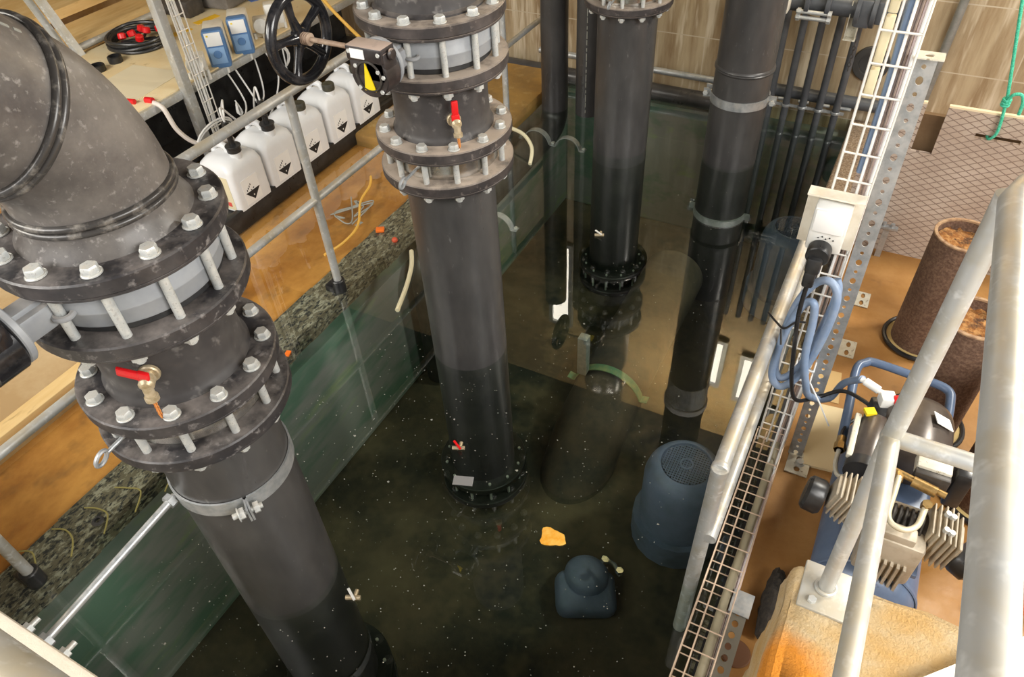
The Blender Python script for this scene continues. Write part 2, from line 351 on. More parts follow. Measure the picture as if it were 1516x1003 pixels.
# added glowing panels: sun patches on the back wall, mirrored in the water
sunpatchm = mat('sun_patch_glow', (.9, .9, .9), .3, emit=(1., .93, .78), estr=9.)
for i, (x0, x1, z0, z1) in enumerate(((-1.02, -.72, 2.40, 2.95), (-.50, -.34, 2.5, 3.05), (-2.52, -2.34, 1.75, 2.75))):
    g = G()
    for (cx, cz, sx, sz) in (((x0 + x1) / 2, z0 - .02, x1 - x0 + .08, .04), ((x0 + x1) / 2, z1 + .02, x1 - x0 + .08, .04), (x0 - .02, (z0 + z1) / 2, .04, z1 - z0), (x1 + .02, (z0 + z1) / 2, .04, z1 - z0)):
        g.box((cx, 5.28, cz), (sx, .06, sz))
    o = struct('sun_patch_%d' % (i + 1), g, galv, 'added glowing panel standing in for sun on the back wall')
    part('pane', G().box(((x0 + x1) / 2, 5.285, (z0 + z1) / 2), (x1 - x0, .02, z1 - z0)), sunpatchm, o)

# ------------------------------------------------------------------ riser pipes
P1, P2, P3 = V((-1.522, .80, -1.14)), V((-1.507, 2.181, -1.14)), V((-1.555, 4.335, -1.215))
R = .183; ZF = (1.045, 1.185, 1.46, 1.64)
def bolt_mesh(zt, zb, name):
    g = G(); r = .0115
    g.disc((0, 0, zt), .023, .004)                                  # washer
    g.lathe([(.0185, .004), (.0195, .007), (.0195, .018), (.017, .022), (.0, .0225)], (0, 0, zt), seg=6)
    g.cyl((0, 0, zt), (0, 0, zb - .03), r, seg=12)
    g.disc((0, 0, zb - .004), .023, .004); g.lathe([(.0195, -.004), (.0195, -.02), (.0, -.02)], (0, 0, zb), seg=6)
    return g.mesh(name)
def flange(z, root, m, th=.052, ri=.186, lip=True):
    g = G().ring(root.location + V((0, 0, z + 1.14)), ri, .265, -th / 2 + .012, th / 2, seg=72)
    g.ring(root.location + V((0, 0, z + 1.14)), ri, .259, -th / 2, -th / 2 + .013, seg=72)
    return part('flange', g, m, root)
def ball_valve(root, z, ang, lever_dir, chain=True, spool=R):
    c = root.location + V((0, 0, z + 1.14)); d = V((math.cos(ang), math.sin(ang), 0)); t = V((-d.y, d.x, 0))
    s = c + d * spool
    g = G().disc(s - d * .004, .026, .014, d); g.cyl(s, s + d * .045, .013); g.lathe([(.012, .014), (.019, .02), (.019, .045), (.012, .052)], s, d, 20, True)
    g.cyl(s + d * .045, s + d * .05 + V((0, 0, -.035)), .013); g.lathe([(.013, .03), (.017, .032), (.017, .045), (.009, .046), (.009, .034)], s + d * .046, V((.1 * d.x, .1 * d.y, -1)), 16)
    bv = part('ball_valve', g, brassw, root, 'pale brass ball valve')
    L = V(lever_dir).normalized(); p = s + d * .036 + V((0, 0, .02))
    fr = Matrix((L, L.cross(d).normalized(), d)).transposed()
    g = G().box(p + L * .03, (.075, .024, .012), rot=fr, bev=.004); g.box(p, (.03, .03, .014), rot=fr, bev=.004)
    part('lever', g, redp, bv, 'red plastic lever')
    g = G(); p0 = s + d * .05 + V((0, 0, -.05)); p1 = V((s.x, s.y, 1.222)) + d * .055
    n = 9
    for i in range(n):
        a = p0.lerp(p1, (i + .5) / n); g.tube([a + (V((0, 0, .008)) * math.cos(q) + (t if i % 2 else d) * .004 * math.sin(q)) for q in [2 * PI * k / 8 for k in range(8)]], .0016, 6, closed=True)
    part('chain', g, mat('rusty_chain_' + root.name, (.62, .24, .06), .8), bv, 'rusty chain')
def riser(loc, name, label, dusty, bolt_phase):
    t = thing(name, loc, label, 'pipe', 'black riser pipes with bolted valves standing in the pit')
    c = V(loc); o = V((c.x, c.y, 0)); fm = ringd if dusty else ringm
    g = G().lathe([(R - .004, -1.13), (R, -1.12), (R, .0), (R - .03, .0), (R - .03, -1.13), (R - .004, -1.13)], o, seg=64)
    part('submerged_pipe', g, dimpipe, t, 'lower length of pipe, coloured darker for the dimness under water')
    g = G().lathe([(R, .0), (R, 1.0), (R + .03, 1.006), (R + .03, 1.02), (R - .03, 1.02), (R - .03, .0), (R, .0)], o, seg=64)
    part('pipe', g, hdpe, t)
    for z in ZF[:3]: flange(z, t, fm)
    for z in (-.93, -1.07): part('mirrored_flange', G().ring(o + V((0, 0, z)), R - .01, .25, -.02, .02, seg=64), dimpipe, t)  # added rings standing in for the flanges' mirror image in the water
    gq = G().cyl((.215, 0, .24), (.215, 0, .04), .008, seg=8).mesh('mirrored_bolt'); gq.materials.append(boltm)  # bolts of the same built mirror image
    for k in range(12):
        b = bpy.data.objects.new('mirrored_bolt', gq); C.objects.link(b); b.parent = t; b.rotation_euler = (0, 0, math.radians(30 * k + 9))
    flange(ZF[3], t, fm)
    g = G().lathe([(.17, 1.072), (.203, 1.072), (.203, 1.085), (.215, 1.09), (.215, 1.14), (.203, 1.145), (.203, 1.158), (.17, 1.158), (.17, 1.072)], o, seg=64)
    wf = part('check_valve_ring', g, steel, t, 'bright steel ring between the flanges')
    a = math.radians(-91); q = o + V((math.cos(a) * .215, math.sin(a) * .215, 1.115)); d = V((math.cos(a), math.sin(a), -.1))
    g = G().cyl(q, q + d * .075, .006, seg=10); e = q + d * .092; g.tube([e + V((0, .4, .9)).normalized() * .018 * math.cos(k * PI / 8) + d * .018 * math.sin(k * PI / 8) for k in range(16)], .006, 8, closed=True)
    part('eye_bolt', g, galv, wf)
    g = G().lathe([(.15, 1.19), (R + .012, 1.19), (R + .012, 1.215), (R + .004, 1.228), (R, 1.24), (R - .003, 1.34), (R, 1.395), (R + .006, 1.40), (R + .006, 1.408), (R, 1.412), (R + .008, 1.43), (R + .008, 1.45), (.15, 1.45), (.15, 1.19)], o, seg=64)
    part('spool', g, hdpe_old, t)
    g = G().lathe([(.15, 1.508), (.214, 1.508), (.217, 1.514), (.217, 1.545), (.219, 1.548), (.219, 1.552), (.217, 1.555), (.217, 1.61), (.214, 1.614), (.15, 1.614), (.15, 1.508)], o, seg=64)
    q = o + V((0, -.19, 1.558)); g.box(q + V((0, -.055, 0)), (.085, .13, .062), bev=.012); g.box(q + V((0, -.06, 0)), (.05, .13, .088), bev=.012)
    for sx in (-.07, .07):
        g.ring(o + V((math.sin(sx * 3.7) * .228, -math.cos(sx * 3.7) * .228, 1.55)), .014, .026, 0, .012, seg=20)
    vb = part('valve_body', g, greyp, t, 'grey painted butterfly valve body')
    part('seal', G().ring(o, .17, .208, 1.486, 1.509, seg=64), rub, vb, 'black rubber seal')
    # gearbox at the end of the stem, facing the walkway
    gy = c.y - .335
    g = G().disc((c.x + .008, gy + .022, 1.572), .082, .018, (0, -1, 0), 40)
    part('mounting_disc', g, greyp, vb)
    g = G(); g.box(((c.x + .022) - .012, gy - .04, 1.630), (.14, .075, .05), bev=.008); g.disc(((c.x + .022) - .005, gy + .002, 1.562), .072, .075, (0, -1, 0), 40)
    g.box(((c.x + .022) + .02, gy - .038, 1.59), (.085, .07, .10), bev=.01); g.box(((c.x + .022) - .04, gy - .04, 1.585), (.075, .068, .06), bev=.008)
    g.disc(((c.x + .022) + .066, gy - .04, 1.632), .018, .012, (1, 0, 0), 20)
    gb = part('gearbox', g, blkgl if not dusty else mat('dark_gearbox_enamel', (.022, .018, .018), .35, c2=(.05, .04, .038), scale=20, dust=(.52, .40, .33), dlo=.2, dhi=.45), t, 'dark gearbox with round cover')
    g = G().ring(((c.x + .022) - .005, gy - .073, 1.562), .045, .051, 0, .007, (0, -1, 0), 36)
    part('cover_ring', g, darkcast, gb)
    M = Matrix.Translation(((c.x + .022) - .005, gy - .074, 1.562)) @ Matrix(((1, 0, 0, 0), (0, 0, -1, 0), (0, 1, 0, 0), (0, 0, 0, 1)))
    g = G().prism([(-.008, .043), (-.024, -.048), (.020, -.048)], M, .004)
    part('position_indicator', g, yel, gb, 'yellow triangular pointer')
    g = G().box(((c.x + .022) - .035, gy - .079, 1.632), (.052, .003, .03))
    part('nameplate', g, labelm, gb, 'pale rating plate')
    for x, z in ((-.045, .03), (.04, .02), (-.04, -.04), (.045, -.045), (.058, .005), (-.062, .075), (.05, .075)): part('screw', G().disc(((c.x + .022) - .005 + x, gy - .075, 1.562 + z), .0075, .006, (0, -1, 0), 6, .001), boltm, gb)
    g = G().cyl(((c.x + .022) - .08, gy - .04, 1.632), ((c.x + .022) - .30, gy - .04, 1.632), .0085); g.cyl(((c.x + .022) - .255, gy - .04, 1.632), ((c.x + .022) - .31, gy - .04, 1.632), .018)
    for k in range(4): g.disc(((c.x + .022) - .25 - k * .009, gy - .04, 1.632), .0205, .004, (-1, 0, 0), 20, .001)
    sh = part('valve_shaft', g, rust, t, 'rust brown shaft')
    wc = V(((c.x + .022) - .295, gy - .04, 1.632)); g = G()
    g.tube([wc + V((0, math.cos(k * PI / 24) * .134, math.sin(k * PI / 24) * .134)) for k in range(48)], [.0185] * 48, 14, closed=True)
    g.disc(wc + V((.014, 0, 0)), .034, .028, (-1, 0, 0), 30)
    for k in range(5):
        an = .5 + k * 2 * PI / 5; d = V((0, math.cos(an), math.sin(an)))
        g.tube([wc + d * .02, wc + d * .07 + V((-.004, 0, 0)), wc + d * .125], [.019, .013, .016], 10)
    part('handwheel', g, blkgl, t, 'glossy black spoked handwheel')
    # bolts: twelve through each flange pair
    for zt, zb, nm in ((ZF[3] + .026, ZF[2] - .026, 'bolt'), (ZF[1] + .026, ZF[0] - .026, 'bolt')):
        me = bolt_mesh(zt, zb, nm); me.materials.append(boltm); me.transform(Matrix.Translation((0, 0, 1.14)))
        for k in range(12):
            an = math.radians(bolt_phase + 30 * k); b = bpy.data.objects.new('bolt', me); C.objects.link(b); b.parent = t
            b.location = (.229 * math.cos(an), .229 * math.sin(an), 0)
            b.rotation_euler = (0, 0, an * 1.7)
    return t
r1 = riser(P1, 'riser_pipe', 'nearest black riser pipe with a bend on top and a galvanised wall clamp', False, 13)
r2 = riser(P2, 'riser_pipe', 'middle black riser pipe with dusty bolted flanges, beside the white canisters', True, 11)
r3 = copy_tree(r2); r3.location = P3; r3['label'] = 'farthest black flanged riser pipe, its valve cut off by the top of the photo'
ball_valve(r1, 1.325, math.radians(-52), (-1., -.35, .25))
ball_valve(r2, 1.305, math.radians(-44), (.05, -.05, 1))
def bend(root, z0, Rb, th, az, m, r=.172, tail=.6, z_in=1.666):
    c = root.location; u = V((math.cos(az), math.sin(az), 0)); o = V((c.x, c.y, 0)); n = 64; side = u.cross(V((0, 0, 1))).normalized()
    def rg(p, t, rad): q = t.cross(side); return [p + rad * (math.cos(2 * PI * k / n) * side + math.sin(2 * PI * k / n) * q) for k in range(n)]
    Z = V((0, 0, 1)); d = u * math.sin(th) + Z * math.cos(th)
    rings = [rg(o + Z * z, Z, q) for z, q in ((z_in, r + .025), (z_in + .01, r + .02), (z_in + .03, r + .007), (z_in + .045, r + .002), (z0, r))]
    for k in range(1, 16):
        a = th * k / 15; rings.append(rg(o + Z * (z0 + Rb * math.sin(a)) + u * Rb * (1 - math.cos(a)), u * math.sin(a) + Z * math.cos(a), r - .004 * math.sin(PI * k / 15)))
    e = o + Z * (z0 + Rb * math.sin(th)) + u * Rb * (1 - math.cos(th))
    el = part('elbow', G().loft(rings), m, root, 'dusty black moulded bend')
    part('upper_pipe', G().loft([rg(e, d, r - .003), rg(e + d * tail, d, r - .003)]), hdpe_elbow, root)
    for p, t in ((o + Z * z0, Z), (e, d)):
        g = G()
        for s_ in (-.0085, .0085): g.loft([[p + t * s_ + (v - p).normalized() * (r + .002 + .0085 * math.cos(b)) + t * .0085 * math.sin(b) for b in [2 * PI * w / 10 for w in range(10)]] for v in rg(p, t, 1.)], False, True)
        part('weld_bead', g, beadm, root, 'double welded ridge')
    cv = V((0, 0, 2.54)) - e; cv = (cv - d * cv.dot(d)).normalized(); up = (Z - d * Z.dot(d)).normalized(); nrm = (cv * .55 + up * .8).normalized()
    g = G()
    for k in range(11): g.box(e + d * (.05 + .026 * k) + nrm * (r - .0025), (.014 + .006 * (k % 3), .006, .002), rot=Matrix((d, nrm.cross(d), nrm)).transposed())
    part('printed_line', g, ghost, el, 'pale printed line')
    return el, e, d
beadm = mat('welded_ridge', (.045, .041, .038), .3, c2=(.22, .20, .175), scale=30, lo=.5, hi=.7)
el, ee, ed = bend(r1, 1.735, .33, math.radians(48), math.radians(275), hdpe_elbow)
# printed line along the top of the bend
for a, r_ in ((2, hdpe),):
    o = V((P2.x, P2.y, 0)); g2 = G().lathe([(.15, 1.666), (R + .016, 1.666), (R + .016, 1.672), (R + .003, 1.68), (R, 1.70), (R, 2.5), (.15, 2.5), (.15, 1.666)], o, seg=64)
    part('upper_pipe', g2, hdpe_old, r2)
    o = V((P3.x, P3.y, 0)); g2 = G().lathe([(.15, 1.666), (R + .016, 1.666), (R + .004, 1.68), (R, 1.70), (R, 2.1), (.15, 2.1), (.15, 1.666)], o, seg=64)
    part('upper_pipe', g2, hdpe, r3)
    g2 = G().lathe([(.14, 2.1), (R - .01, 2.1), (R - .01, 2.35), (R + .004, 2.37), (R - .01, 2.39), (R - .02, 2.62), (.14, 2.62), (.14, 2.1)], o, seg=64)
    part('steel_pipe', g2, steel, r3, 'bright steel upper pipe')
r1.location.z -= .035
# galvanised clamp and tie rod on the nearest riser
def strap(g, c, r, w, a0, a1, ear=.05, th=.006, axis=(0, 0, 1), seg=30):
    c = V(c); d = V(axis).normalized()
    if abs(d.z) > .9: ax, ay = V((1, 0, 0)), V((0, 1, 0))
    else: ax, ay = V((d.y, -d.x, 0)).normalized(), V((0, 0, 1))
    rings = []
    def sec(p, n): return [p - d * w / 2, p + d * w / 2, p + d * w / 2 + n * th, p - d * w / 2 + n * th]
    e0 = ax * math.cos(a0) + ay * math.sin(a0); t0 = -(ax * -math.sin(a0) + ay * math.cos(a0))
    e1 = ax * math.cos(a1) + ay * math.sin(a1); t1 = (ax * -math.sin(a1) + ay * math.cos(a1))
    if ear: rings.append(sec(c + e0 * (r + ear), -t0 * -1)); rings.append(sec(c + e0 * (r + .012), -t0 * -1))
    for k in range(seg + 1):
        a = a0 + (a1 - a0) * k / seg; n = ax * math.cos(a) + ay * math.sin(a); rings.append(sec(c + n * r, n))
    if ear: rings.append(sec(c + e1 * (r + .012), t1)); rings.append(sec(c + e1 * (r + ear), t1))
    g.loft(rings); return e0, e1
cc = V((P1.x, P1.y, .70)); g = G(); ca_ = math.radians(-33)
strap(g, cc, R + .002, .055, ca_ - PI + .03, ca_ - .03, ear=.055); strap(g, cc, R + .002, .055, ca_ + .03, ca_ + PI - .03, ear=.055)
cl = part('pipe_clamp', g, galv, r1, 'galvanised two piece clamp')
for sx in (1, -1):
    g = G(); n_ = V((math.cos(ca_), math.sin(ca_), 0)); t_ = V((-n_.y, n_.x, 0)); q = cc + n_ * sx * (R + .036); g.cyl(q - t_ * .05, q + t_ * .04, .0095, seg=12)
    for y in (-.03, .014): g.lathe([(.0, 0), (.019, 0), (.019, .016), (.0, .016)], q + t_ * y, t_, 6)
    g.disc(q - t_ * .034, .023, .004, t_)
    part('clamp_bolt', g, boltm, cl)
g = G(); q0 = V((P1.x - .07, P1.y - .178, .69)); q1 = V((P1.x - .065, .128, .655))
g.cyl(q0, q1, .0125, seg=14); g.lathe([(.0, 0), (.024, 0), (.024, .02), (.0, .02)], q0 + V((0, -.03, 0)), (0, 1, 0), 6); g.lathe([(.0, 0), (.024, 0), (.024, .022), (.0, .022)], q1, (0, 1, 0), 6)
tr = part('tie_rod', g, galv, cl)
g = G().box(q1 + V((0, -.004, 0)), (.21, .012, .06))
for x in (-.075, .075):
    g.lathe([(.0, 0), (.018, 0), (.018, .02), (.0, .02)], q1 + V((x, .0, 0)), (0, 1, 0), 6); g.cyl(q1 + V((x, 0, 0)), q1 + V((x, .045, 0)), .0085)
part('anchor_plate', g, boltm, tr)

# second row pipe with clamp
c4 = V((-.835, 4.475, -1.14)); r4 = thing('water_pipe', c4, 'black vertical pipe with welded seam and galvanised clamp left of the five slim pipes', 'pipe'); o = V((c4.x, c4.y, 0)); rr = .172
part('submerged_pipe', G().lathe([(rr - .02, -1.13), (rr, -1.13), (rr, -.02), (rr - .02, -.02), (rr - .02, -1.13)], o, seg=56), dimpipe, r4, 'lower length of pipe, coloured darker for the dimness under water')
g = G().lathe([(rr - .02, -.02), (rr, -.02), (rr, .605), (rr + .006, .61), (rr + .008, .616), (rr + .003, .622), (rr + .008, .628), (rr + .006, .634), (rr, .64), (rr, 3.3), (rr - .02, 3.3), (rr - .02, -.02)], o, seg=56)
part('pipe', g, hdpe, r4)
part('top_collar', G().ring(o, rr, rr + .02, 2.40, 2.46, seg=48), whitep, r4, 'white collar'); part('pale_sleeve', G().ring(o, rr, rr + .004, 2.14, 2.40, seg=48), galvd, r4, 'pale sleeve')
g = G(); strap(g, (c4.x, c4.y, .43), rr + .002, .055, math.radians(-170), math.radians(-2)); strap(g, (c4.x, c4.y, .43), rr + .002, .055, math.radians(2), math.radians(170))
cl = part('pipe_clamp', g, galv, r4, 'galvanised clamp')
for s_ in (-1, 1):
    g = G(); q = V((c4.x + s_ * (rr + .034), c4.y - .02, .43)); g.cyl(q + V((0, -.03, 0)), q + V((0, .04, 0)), .008); g.lathe([(.0, 0), (.017, 0), (.017, .014), (.0, .014)], q + V((0, -.028, 0)), (0, 1, 0), 6)
    part('clamp_bolt', g, boltm, cl)
g = G(); strap(g, (c4.x, c4.y, -.42), rr + .002, .05, math.radians(-175), math.radians(-5), ear=.04)
part('mirrored_clamp', g, galv, r4)  # built copy of the clamp's mirror image in the water

# two dark pipes that drop at the back wall and run forward along the left side of the pit
def drop_pipe(x, y, r, y_end, label, clamps, zc, stripe=False):
    t = thing('drain_pipe', (x, y, -1.0), label, 'pipe'); Rb = .13
    pts = [V((x, y, 1.9)), V((x, y, .2)), V((x, y, zc + Rb))]
    for k in range(1, 9):
        a = PI / 2 * k / 8; pts.append(V((x, y - Rb * (1 - math.cos(a)), zc + Rb - Rb * math.sin(a))))
    pts += [V((x, y_end, zc))]
    for k in range(1, 9):
        a = PI / 2 * k / 8; pts.append(V((x, y_end - Rb * math.sin(a), zc - Rb * (1 - math.cos(a)))))
    pts.append(V((x, y_end - Rb, -1.13)))
    part('pipe', G().tube([pts[0], V((x, y, .0))], r, 28), hdpe, t)
    part('submerged_pipe', G().tube([V((x, y, .0))] + pts[2:], r, 28), dimpipe, t, 'dark wet lower length of pipe')
    if stripe:
        g = G()
        for k in range(26): g.box((x + .02, y - r + .0005, .05 + k * .05), (.006, .003, .022 + .014 * (k % 3)))
        part('printed_line', g, ghost, t, 'faint white printed line')
    for yc in clamps:
        g = G(); strap(g, (x, yc, zc), r + .003, .045, math.radians(8), math.radians(172), ear=.045, axis=(0, 1, 0))
        q = part('pipe_clamp', g, galv, t)
        for s_ in (-1, 1): part('clamp_bolt', G().lathe([(.0, 0), (.012, 0), (.012, .012), (.0, .012)], (x + s_ * (r + .035), yc, zc + .02), (0, 0, 1), 6), boltm, q)
drop_pipe(-2.215, 4.69, .098, 2.95, 'matt dark pipe dropping into the water at the back left, nearest the raised slab', (4.38,), -.14)
drop_pipe(-1.955, 4.70, .088, 3.0, 'glossy dark pipe with a printed line, dropping into the water behind the farthest riser', (4.36, 3.30), -.13, True)

# five slim pipes on the back wall
sp = thing('slim_pipe', (-.745, 5.14, -1.1), 'leftmost of the five slim grey pipes by the back wall', 'pipe', 'slim grey pipes on the back wall')
slim = mat('slate_grey_pvc', (.075, .08, .088), .4, c2=(.10, .105, .112), scale=8)
part('pipe', G().lathe([(.024, 0), (.024, 3.0)], (-.745, 5.14, -1.1), seg=20, cap=True), slim, sp)
for z in (.105,):
    g = G().ring((-.745, 5.14, z), .024, .031, -.01, .01, seg=24); g.box((-.745, 5.195, z), (.02, .06, .018)); g.box((-.705, 5.14, z), (.03, .012, .018)); g.box((-.785, 5.14, z), (.03, .012, .018))
    part('pipe_clip', g, galv, sp)
for k, w_ in enumerate(('second', 'middle one', 'fourth', 'rightmost')):
    o = copy_tree(sp); o.location = (-.745 + .111 * (k + 1), 5.14, -1.1)
    o['label'] = ('%s of the five slim grey pipes by the back wall' % w_) if k != 0 and k != 2 else '%s from the left of the five slim grey pipes by the back wall' % w_
# pipes along the wall
g = G(); g.cyl((-3.4, 5.2, .02), (-1.0, 5.2, .0), .062, seg=24)
solo('wall_pipe', g, hdpe, 'thick dark pipe lying along the foot of the back wall near the water', 'pipe')
wp = thing('wall_pipe', (-1.3, 5.225, .16), 'thin grey pipe running along the back wall behind the risers', 'pipe')
part('pipe', G().cyl((-2.6, 5.23, .17), (-.98, 5.23, .15), .024), galv, wp)
hp = thing('cross_pipe', (-.5, 5.2, .16), 'dark horizontal pipe behind the five slim pipes', 'pipe')
part('pipe', G().cyl((-.95, 5.225, .165), (-.02, 5.225, .155), .042), slim, hp)
for k in range(4): part('tube_clip', G().cyl((-.70 + k * .14, 5.18, .125), (-.63 + k * .14, 5.18, .125), .012), galv, hp)
# valve manifold at the top
mv = thing('valve_manifold', (-.45, 4.95, .78), 'row of dark flanged valves with pale bolts at the top of the photo', 'valve')
g = G().cyl((-.78, 4.95, .865), (-.03, 4.95, .865), .06)
part('manifold_pipe', g, slim, mv)
for x in (-.62, -.50, -.33, -.24, -.09): part('flange', G().disc((x, 4.95, .865), .105, .028, (1, 0, 0), 36), slim, mv)
part('valve_block', G().box((-.28, 4.95, .855), (.085, .16, .16), bev=.01), slim, mv); part('valve_block', G().box((-.18, 4.95, .865), (.07, .14, .13), bev=.01), slim, mv)
for z in (.80, .835):
    g = G().cyl((-.66, 4.86, z), (-.46, 4.86, z), .0125)
    for x in (-.655, -.475): g.lathe([(.0, 0), (.021, 0), (.021, .022), (.0, .022)], (x, 4.86, z), (1, 0, 0), 6)
    part('bolt', g, boltm, mv)
part('white_block', G().box((-.76, 4.86, .875), (.11, .1, .1), bev=.006), whitep2, mv)
# steel channel bracket with chain
ch = thing('wall_bracket', (-.33, 4.93, .5), 'short galvanised channel bracket hanging among the slim pipes', 'bracket')
g = G(); cz = .55
for x in (-.365, -.305): g.box((x + .01, 4.92, .80), (.006, .05, .22), bev=.001)
g.box((-.325, 4.945, .80), (.06, .006, .22)); g.box((-.325, 4.915, .69), (.07, .06, .006))
part('channel', g, gplate, ch)
g = G()
for k in range(7):
    p = V((-.285, 4.93, .66 - k * .026)); g.tube([p + V((0, 0, .016)) * math.cos(q) + V((1, 0, 0) if k % 2 else (0, 1, 0)) * .009 * math.sin(q) for q in [2 * PI * j / 8 for j in range(8)]], .003, 6, closed=True)
part('chain', g, darkcast, ch)
# round sleeve in the wall, conduit
g = G().ring((-.175, 5.3, .41), .075, .115, 0, .03, (0, -1, 0), 40); g.disc((-.175, 5.3, .41), .076, .008, (0, -1, 0), 30)
solo('wall_sleeve', g, mat('black_sleeve', (.05, .048, .045), .5), 'round black sleeve set in the wall behind the cable tray', 'sleeve')
solo('conduit', G().cyl((.195, 5.265, .02), (.26, 5.265, 1.6), .026), mat('weathered_conduit', (.30, .30, .28), .5, .4, c2=(.22, .22, .2), scale=14), 'weathered galvanised conduit running up the right part of the wall', 'conduit')

# ------------------------------------------------------------------ submerged pumps
def pump(x, y, zt, label):
    t = thing('pump_motor', (x, y, -1.13), label, 'motor', 'blue pump motors under the water'); r = .205
    g = G().lathe([(r, -.5), (r, -.11), (r - .012, -.06), (r - .035, -.022), (r - .06, -.003), (r - .07, 0), (.135, 0), (.13, .003), (.125, -.012), (.0, -.012)], (x, y, zt), seg=56)
    part('fan_cover', g, motorm, t)
    g = G()
    n = 8
    for i in range(-n, n + 1):
        q = i * .0142; L = math.sqrt(max(.0, .122 ** 2 - q * q))
        if L > .01:
            g.box((x + q, y, zt - .004), (.0055, 2 * L, .005)); g.box((x, y + q, zt - .004), (2 * L, .0055, .005))
    g.ring((x, y, zt - .006), .026, .036, 0, .009, seg=30)
    part('grille', g, motorm, t); part('grille_recess', G().disc((x, y, zt - .0125), .122, .002, seg=40, bev=.0005), blk, t, 'black disc painting the shade behind the grille')  # the black disc paints the shade inside the cover
    g = G().lathe([(.17, -1.0 - zt - .0), (.17, -.5), (.0, -.5)], (x, y, zt), seg=40)
    for k in range(24):
        a = k * PI / 12; g.box((x + .175 * math.cos(a), y + .175 * math.sin(a), zt - .36), (.05, .008, .28), rot=(0, 0, a))
    g.cyl((x, y, -1.12), (x, y, -.95), .24); part('motor_body', g, motorm, t)
    return t
pump(-.37, 2.32, -.5, 'blue motor with a round grille under the water beside the low rail')
pump(-.315, 4.50, -.44, 'farther blue motor under the water below the socket box')
g = G().box((-.66, 1.74, -1.10), (.32, .24, .14), rot=(.15, .1, .5), bev=.06, seg=4); g.lathe([(.0, .0), (.12, .0), (.12, .07), (.10, .10), (.05, .12), (.0, .12)], (-.69, 1.80, -1.10), (.1, .2, .9), 30)
solo('pump_casing', g, motorm, 'small blue casing lying deep under the water', 'pump')
sb = thing('suction_pipe', (-1.1, 2.6, -1.12), 'big dark pipe lying under the water with a greenish strap', 'pipe')
part('pipe', G().tube(smooth_path([(-1.05, 2.25, -1.45), (-1.05, 2.45, -1.25), (-1.05, 2.7, -1.05), (-1.05, 3.0, -.97), (-1.05, 3.4, -.95), (-1.05, 4.3, -.95)], 8), .22, 40), mat('silted_pipe', (.12, .085, .055), .85, c2=(.045, .04, .032), scale=3, detail=8), sb)
g = G(); strap(g, (-1.05, 2.98, -.96), .226, .055, math.radians(15), math.radians(165), ear=.05, axis=(0, 1, 0)); part('strap', g, strapg, sb)
g = G().box((-1.2, 2.93, -.62), (.06, .06, .30), bev=.004); part('support_post', g, galv, sb)
g = G()
for k in range(2): g.lathe([(.0, 0), (.02, 0), (.02, .02), (.0, .02)], (-.60 + k * .09, 1.83 - k * .03, -.86 + .01 * k), (.1, .2, 1), 6)
g.tube([(-.62, 1.86, -.88), (-.55, 1.84, -.87), (-.5, 1.8, -.88)], .012, 8)
solo('loose_fitting', g, steel, 'loose shiny fitting lying on the submerged pump casing', 'fitting')

# ------------------------------------------------------------------ left rail
def rail_tubes(g, segs, r=.0215):
    for a, b in segs: g.cyl(a, b, r, seg=18)
RX = -2.385
lr = thing('guard_railing', (RX, 2.26, -.02), 'galvanised tubular railing along the left edge of the pit', 'railing')
g = G().cyl((RX, -.05, 1.135), (RX, 5.0, 1.135), .0215, seg=18); part('top_rail', g, galvd, lr)
g = G().cyl((RX, -.05, .58), (RX, 5.0, .58), .0195, seg=18); part('mid_rail', g, galvd, lr)
for y in (.33, 2.26, 4.25):
    p = part('post', G().cyl((RX, y, -.02), (RX, y, 1.135), .0215, seg=18), galvd, lr)
    part('post_socket', G().ring((RX, y, -.03), .022, .036, 0, .10, seg=24).box((RX - .045, y, .0), (.06, .07, .06), bev=.006), blk, p, 'black base socket')

